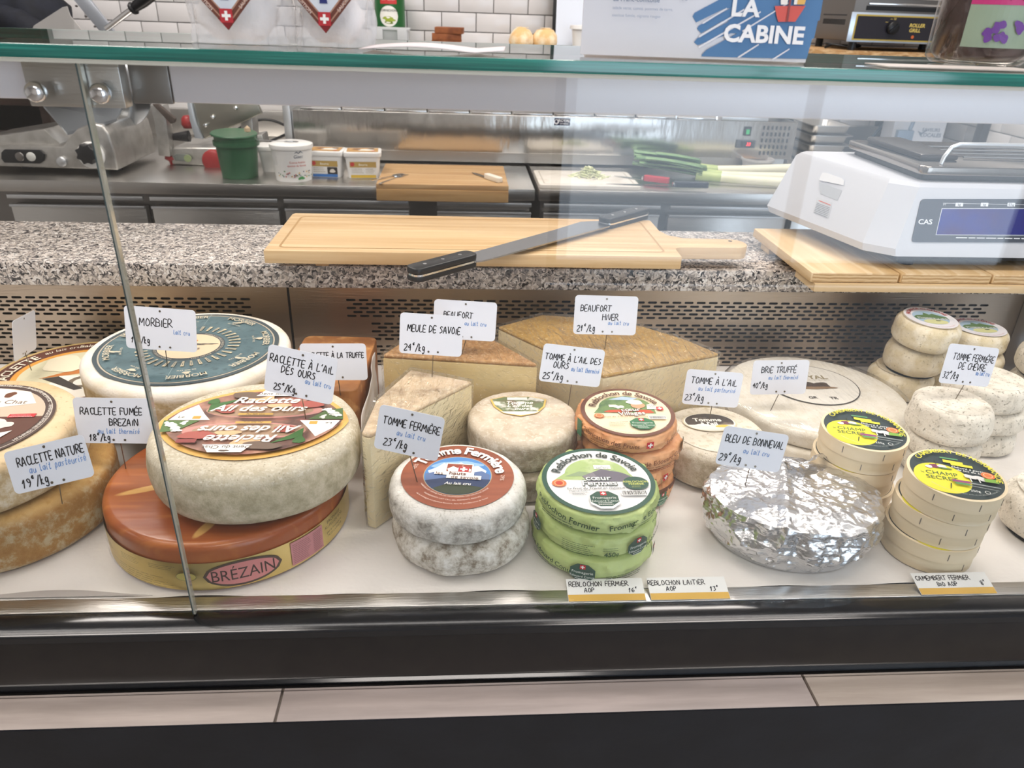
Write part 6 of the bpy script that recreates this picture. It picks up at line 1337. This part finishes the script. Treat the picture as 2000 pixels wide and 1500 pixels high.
for u in (1872, 1921, 1973):
    cx, cy = PF(u, 400); p.ink('e4e7ee').rect(cx-.0062, cx+.0062, cy-.0026, cy+.0030).ink('3a3f4a').text('kg' if u < 1960 else '€/kg', cx, cy+.0004, .0052, bold=.01)
a, b = PF(1840, 397), PF(2010, 397); p.ink('e4e7ee').rect(a[0], b[0], a[1]-.0002, a[1]+.0003); cx, cy = PF(1843, 400); p.text('PT', cx, cy, .0045)
a, b = PF(1865, 465), PF(2000, 465); p.lines(a[0], b[0], a[1], 1, 1, .0014, 0)
p.xf(FM); p.obj('panel_print', g, smooth=None, recalc=False) if False else gq(p, 'panel_print', smooth=None, recalc=False)
# side grip recess and sticker on the left side
def sidept(u, v, out=.0006):
    A1, B1, C1 = Vector(secs[1][4]), Vector(secs[1][5]), Vector(secs[2][5]); nrm = (B1-A1).cross(C1-A1).normalized()
    if nrm.x > 0: nrm = -nrm
    q_ = _R*(u-1000)/FPX+_D*(v-750)/FPX+_f; t = (A1-CAM).dot(nrm)/q_.dot(nrm); return CAM+q_*t+nrm*out
def spoly(m_, px, out=.0006): P = [sidept(u, v, out) for u, v in px]; m_.add([tuple(v) for v in P], [tuple(range(len(P)))])
m = mb(M('grip_rim', 'e6e8ec', .35)); spoly(m, [(1606, 338), (1612, 337), (1645, 348), (1649, 353), (1648, 362), (1600, 352)], .0008); gq(m, 'grip_rim', smooth=None)
m = mb(M('grip_recess', 'b3b7bd', .5)); spoly(m, [(1600, 356), (1645, 372), (1636, 392), (1602, 378)]); gq(m, 'grip_recess', smooth=None)
m = mb(M('sticker', 'c7c9ce', .5)); spoly(m, [(1597, 384), (1626, 396), (1618, 427), (1589, 414)])
m.use(ink('c96a5a')); spoly(m, [(1600, 391), (1623, 400), (1623, 402), (1600, 393)], .0012); m.use(ink('8b8e95'))
for k in range(7): spoly(m, [(1596-.9*k, 396+3*k), (1622-.9*k, 406+3*k), (1622-.9*k, 407.4+3*k), (1596-.9*k, 397.4+3*k)], .0012)
gq(m, 'sticker', smooth=None)
# recess, platter, rail
zt2 = zt
gq(mb(M('deck_dark', '2b2523', .4)).prism(rrect(.722, 1.28, 1.152, 1.385, .012), zt2+.0003, zt2+.010, 'Z', bev=.002), 'platter_seat')
pl = mb(M('platter_steel', '9b948e', .18, 1)); pl.prism(rrect(.712, 1.29, 1.138, 1.395, .014), zt2+.0105, zt2+.024, 'Z', bev=.003); gq(pl, 'platter', smooth=50)
x0 = .765
gq(mb(M('rail_white', 'd9dde2', .25, .6)).tube([(x0-.012, 1.16, zt2+.0242), (x0-.010, 1.16, zt2+.035), (x0-.002, 1.16, zt2+.050), (x0+.010, 1.16, zt2+.0545), (x0+.05, 1.16, zt2+.0550), (1.25, 1.16, zt2+.055)], .0033, 10), 'guard_rail', smooth=60)
gq(mb(M('tray_black', '2a211d', .3)).box(.735, .80, 1.19, 1.37, zt2+.0242, zt2+.034, bev=.004), 'black_tray')
for k in range(4): gq(mb(CHROME).tube([(.82, 1.21+.035*k, zt2+.027), (1.2, 1.21+.035*k, zt2+.027)], .0018, 6), 'wire')

# ================================================================ things on the glass top shelf
TZ = .5367
FLOUR = M('floured_sausage', 'e2dbd8', .8, var=[('c4aca6', 14, .55, .75, 5), ('efeae8', 30, .4, .65, 5)], bump=[(40, .0015)])
BAGF = M('bag_film', 'e9ecf2', .18, alpha=.38, bump=[(30, .006), (90, .002)])
def saus(label, A_, B_, r, grp):
    g_ = thing('dry_sausage', label, 'sausage', A_, group=grp); d = Vector(B_)-Vector(A_)
    mb(FLOUR).tube([d*t+Vector((.004*sin(t*5), .003*sin(t*7), 0)) for t in [k/16 for k in range(17)]], r, 22, taper=lambda t: max(.18, (1-abs(2*t-1)**5))*(1+.06*sin(t*11))).obj('sausage', g_, smooth=60)
def bag(label, u0, u1, rz, side, seed):
    a = Zp(u0, 100, TZ); b = Zp(u1, 104, TZ); cx, cy = (a.x+b.x)/2, .665; w2 = (Yp(u1, 90, .64).x-Yp(u0, 90, .64).x)/2; cx = (Yp(u1, 90, .64).x+Yp(u0, 90, .64).x)/2
    g_ = thing('sausage_bag', label, 'bag', (cx, cy, TZ), (0, 0, rz)); m_ = mb(BAGF); o_ = Vector((seed, 2, 3))
    def fb(u, t):
        a_ = 2*pi*u; k = 1-.55*t**3; d = noise.noise(Vector((cos(a_)*2.2, sin(a_)*2.2, t*4))+o_)*.007
        return Vector(((w2*(1-.04*t)+d)*cos(a_)*abs(cos(a_))**-.25 if abs(cos(a_)) > 1e-3 else 0, (.026*k+d)*sin(a_), .0004+.135*t))
    m_.grid(72, 26, fb, wrap=True); m_.obj('film', g_, smooth=80)
    p_ = Pr(0, .0002); T3 = lambda k: [(-.040*k, .0+.062*k*1), (.044*k, .062*k), (.0, 0)]
    def tri(c_, k, oy): p_.ink(c_).poly([(-.0545*k, oy+.0545*k*1.13), (.0545*k, oy+.0545*k*1.13), (0, oy)])
    tri('6e4034', 1.55, .0); tri('b98d77', 1.49, .0030); tri('6e4034', 1.46, .0045); tri('b98d77', 1.37, .0085); tri('d9dde6', 1.34, .0100)
    p_.ink('3d4c86').blob(.001, .036, .013, .009, 3).blob(-.004, .046, .018, .008, 5); p_.ink('8a8278').blob(-.018, .041, .008, .005, 6); p_.ink('2c3572').poly([(-.003, .020), (.003, .020), (.0015, .029), (-.002, .029)])
    p_.ink('7d1f25').poly([(-.0065, .0078), (.0065, .0078), (0, .0004)]); p_.cross(.0, .0098, .0046, 'b9323a'); p_.ink('e6d2c8').text('CORSE - LA VRAIE TRADITION', -.0245, .0310, .0034, -radians(48.5)).text('SAUCISSON SEC DE SAVOIE', .0245, .0310, .0034, radians(48.5))
    p_.mapv(lambda v: Vector((v.x, -.036-.1*v.x*v.x-v.z*1+.0, v.y+.010))); p_.obj('printed_label', g_, smooth=None, recalc=False)
    return g_
bag('clear bag of floured dry sausages with a triangular brown and blue label, left one', 355, 562, 0, 0, 1); bag('clear bag of floured dry sausages with a triangular label, right one beside the menu card', 568, 728, radians(-3), 0, 5)
for bi, (u0, u1, nm) in enumerate(((355, 562, 'left'), (568, 728, 'right'))):
    xa, xb = Yp(u0, 90, .64).x, Yp(u1, 90, .64).x; w_ = xb-xa
    for k, (fa, fb_, za, zb_, dy, r) in enumerate(((.06, .92, .019, .021, .0, .0185), (.10, .94, .052, .058, .001, .0185), (.10, .88, .100, .090, -.001, .0185))):
        saus('whitish floured dry sausage, %s one in the %s bag' % (['lowest', 'middle', 'uppermost'][k], nm), (xa+w_*fa, .666+dy, TZ+za), (xa+w_*fb_, .666+dy, TZ+zb_), r, 'dry sausages in the %s bag' % nm)
# menu card
a = Yp(1133, 110, .632); b = Yp(1572, 130, .612); wd = (Vector((b.x, b.y))-Vector((a.x, a.y))).length
g = thing('menu_card', 'white menu card with a blue brush-stroke logo standing on the glass top', 'menu card', (a.x, .632, TZ+.001), (radians(-6), 0, atan2(-.02, b.x-a.x)))
mb(M('menu_white', 'dcdde6', .25)).box(0, wd, 0, .0025, 0, .125, bev=.0006).obj('card', g)
mb(M('menu_foot', 'cfcdd0', .4)).box(0.004, wd-.004, .0028, .045, 0, .003).obj('foot', g)
p = Pr(0, .00015); k = wd/442.; X = lambda u: (u-1130)*k; Zc = lambda v, u=1300: (122-v+(u-1340)*.036)*k*1.06
BLU = '4d79a8'
def PPx(L): return [(X(u), Zc(v, u)) for u, v in L]
p.ink(BLU).poly(PPx([(1342, 52), (1345, 46), (1440, 0), (1456, -6), (1500, -20), (1590, -20), (1585, 20), (1400, 40), (1350, 62)])).poly(PPx([(1353, 72), (1356, 67), (1430, 30), (1585, -2), (1585, 60), (1400, 60), (1362, 80)])).poly(PPx([(1350, 95), (1356, 88), (1430, 52), (1584, 20), (1580, 90), (1420, 80), (1358, 100)])).poly(PPx([(1368, 116), (1376, 108), (1440, 76), (1582, 50), (1572, 124), (1470, 122), (1368, 119)]))
p.ink('dcdde6')
for q0_, q1_, t_ in (((1362, 62), (1405, 38), 2.2), ((1358, 84), (1438, 40), 2.6), ((1360, 102), (1470, 44), 2.4), ((1438, 120), (1475, 98), 2.2), ((1505, 124), (1535, 106), 2.0), ((1440, 76), (1520, 30), 1.8)): p.poly(PPx([q0_, q1_, (q1_[0]+1, q1_[1]+t_), (q0_[0]+1, q0_[1]+t_*1.4)]))
p.ink('f0eff2').text('LA', X(1440), Zc(38, 1440), 42*k, bold=.035, xs=1.1).text('CABINE', X(1482), Zc(82, 1482), 42*k, bold=.035, xs=1.06)
p.ink('d2574d').poly(PPx([(1495, 36), (1553, 36), (1545, 50), (1538, 62), (1506, 62), (1500, 50)])); p.ink('f0e9e4').poly(PPx([(1500, 4), (1518, 2), (1518, 34), (1506, 34)])).poly(PPx([(1530, 2), (1552, 4), (1550, 34), (1530, 34)])); p.ink('e2b25c').poly(PPx([(1536, 26), (1552, 24), (1550, 34), (1536, 34)])); p.ink('8a3f3e').rect(X(1520), X(1524), Zc(62, 1522), Zc(-5, 1522)); p.ink('9b3f3c').rect(X(1495), X(1553), Zc(1, 1520), Zc(-3, 1520))
p.ink('6f7f9b').text('La Franc-comtoise', X(1186), Zc(22, 1186), 12*k, bold=.01, align='l').text('6€', X(1322), Zc(22, 1322), 11*k, bold=.02); p.ink('93a0b8').text('salade verte, comté, pommes de terre,', X(1186), Zc(37, 1186), 7.4*k, align='l').text('saucisse fumée, oignons rouges', X(1186), Zc(49, 1186), 7.4*k, align='l').text('charcuterie et fromages', X(1186), Zc(-2, 1186), 9*k, align='l')
p.mapv(lambda v: Vector((v.x, -.0003-v.z, v.y))); p.obj('card_print', g, smooth=None, recalc=False)
# jar
q = Zp(1940, 131, TZ); g = thing('jam_jar', 'dark jam jar with a pink-banded flowered label at the right end of the glass top', 'jar', (q.x+.008, q.y+.040, TZ+.0004))
mb(M('jar_filling', '3a221c', .25, coat=1)).cyl(.0375, .003, .10, seg=48, bev=.006).obj('filling', g, smooth=50)
mb(glass_mat('jar_glass', (.9, .88, .86), 1.2)).lathe([(0, 0), (.036, 0), (.0405, .005), (.0405, .10), (.034, .112), (.034, .122)], 56).obj('glass', g, smooth=60); mb(M('jar_lid', 'b98a52', .3, .8)).cyl(.036, .1225, .137, seg=40, bev=.002).obj('lid', g, smooth=40)
p = Pr(.0006, .0002); strip(p.ink('93a48f'), -.050, .050, .014, .088, 24); strip(p.ink('c23a78'), -.050, .050, .046, .068, 24); p.ink('c9b870').text('SAVOUREUX', .004, .078, .015, bold=.01); p.ink('8f2f5c').text('framboise violette', .004, .062, .0075, shear=.2).text('préparée en Savoie', .004, .053, .0070, shear=.2)
rs = random.Random(5)
for kx_, ky_ in ((-.032, .024), (-.026, .030), (-.022, .022), (-.010, .030), (-.002, .038), (.004, .024), (.012, .028), (.018, .036), (.024, .022), (.034, .032)): p.ink('6b3f8f').blob(kx_, ky_, .0045, .0045, int(kx_*1e4) % 97, rough=.5)
bend(p, .0405).obj('jar_label', g, smooth=None, recalc=False); g.rotation_euler.z = radians(18)
g = thing('leaflet', 'white folded leaflet lying flat on the glass top between bags and menu card', 'paper', (-.022, .615, TZ+.0004), (0, 0, radians(-4))); m = mb(M('leaflet_paper', 'dcd3d6', .5)); m.grid(16, 6, lambda u, t: Vector((-.05+.105*u, -.022+.06*t, .001+.0028*abs(sin(u*4))))); o = m.obj('sheet', g, smooth=60); o.modifiers.new('thick', 'SOLIDIFY').thickness = .0006
g = thing('paper_strip', 'thin grey paper strip on the glass top in front of the jam jar', 'paper', (.375, .606, TZ+.0004), (0, 0, radians(-1))); mb(M('strip_paper', 'b9b3ae', .6)).box(-.05, .075, -.01, .03, 0, .0008).obj('sheet', g)
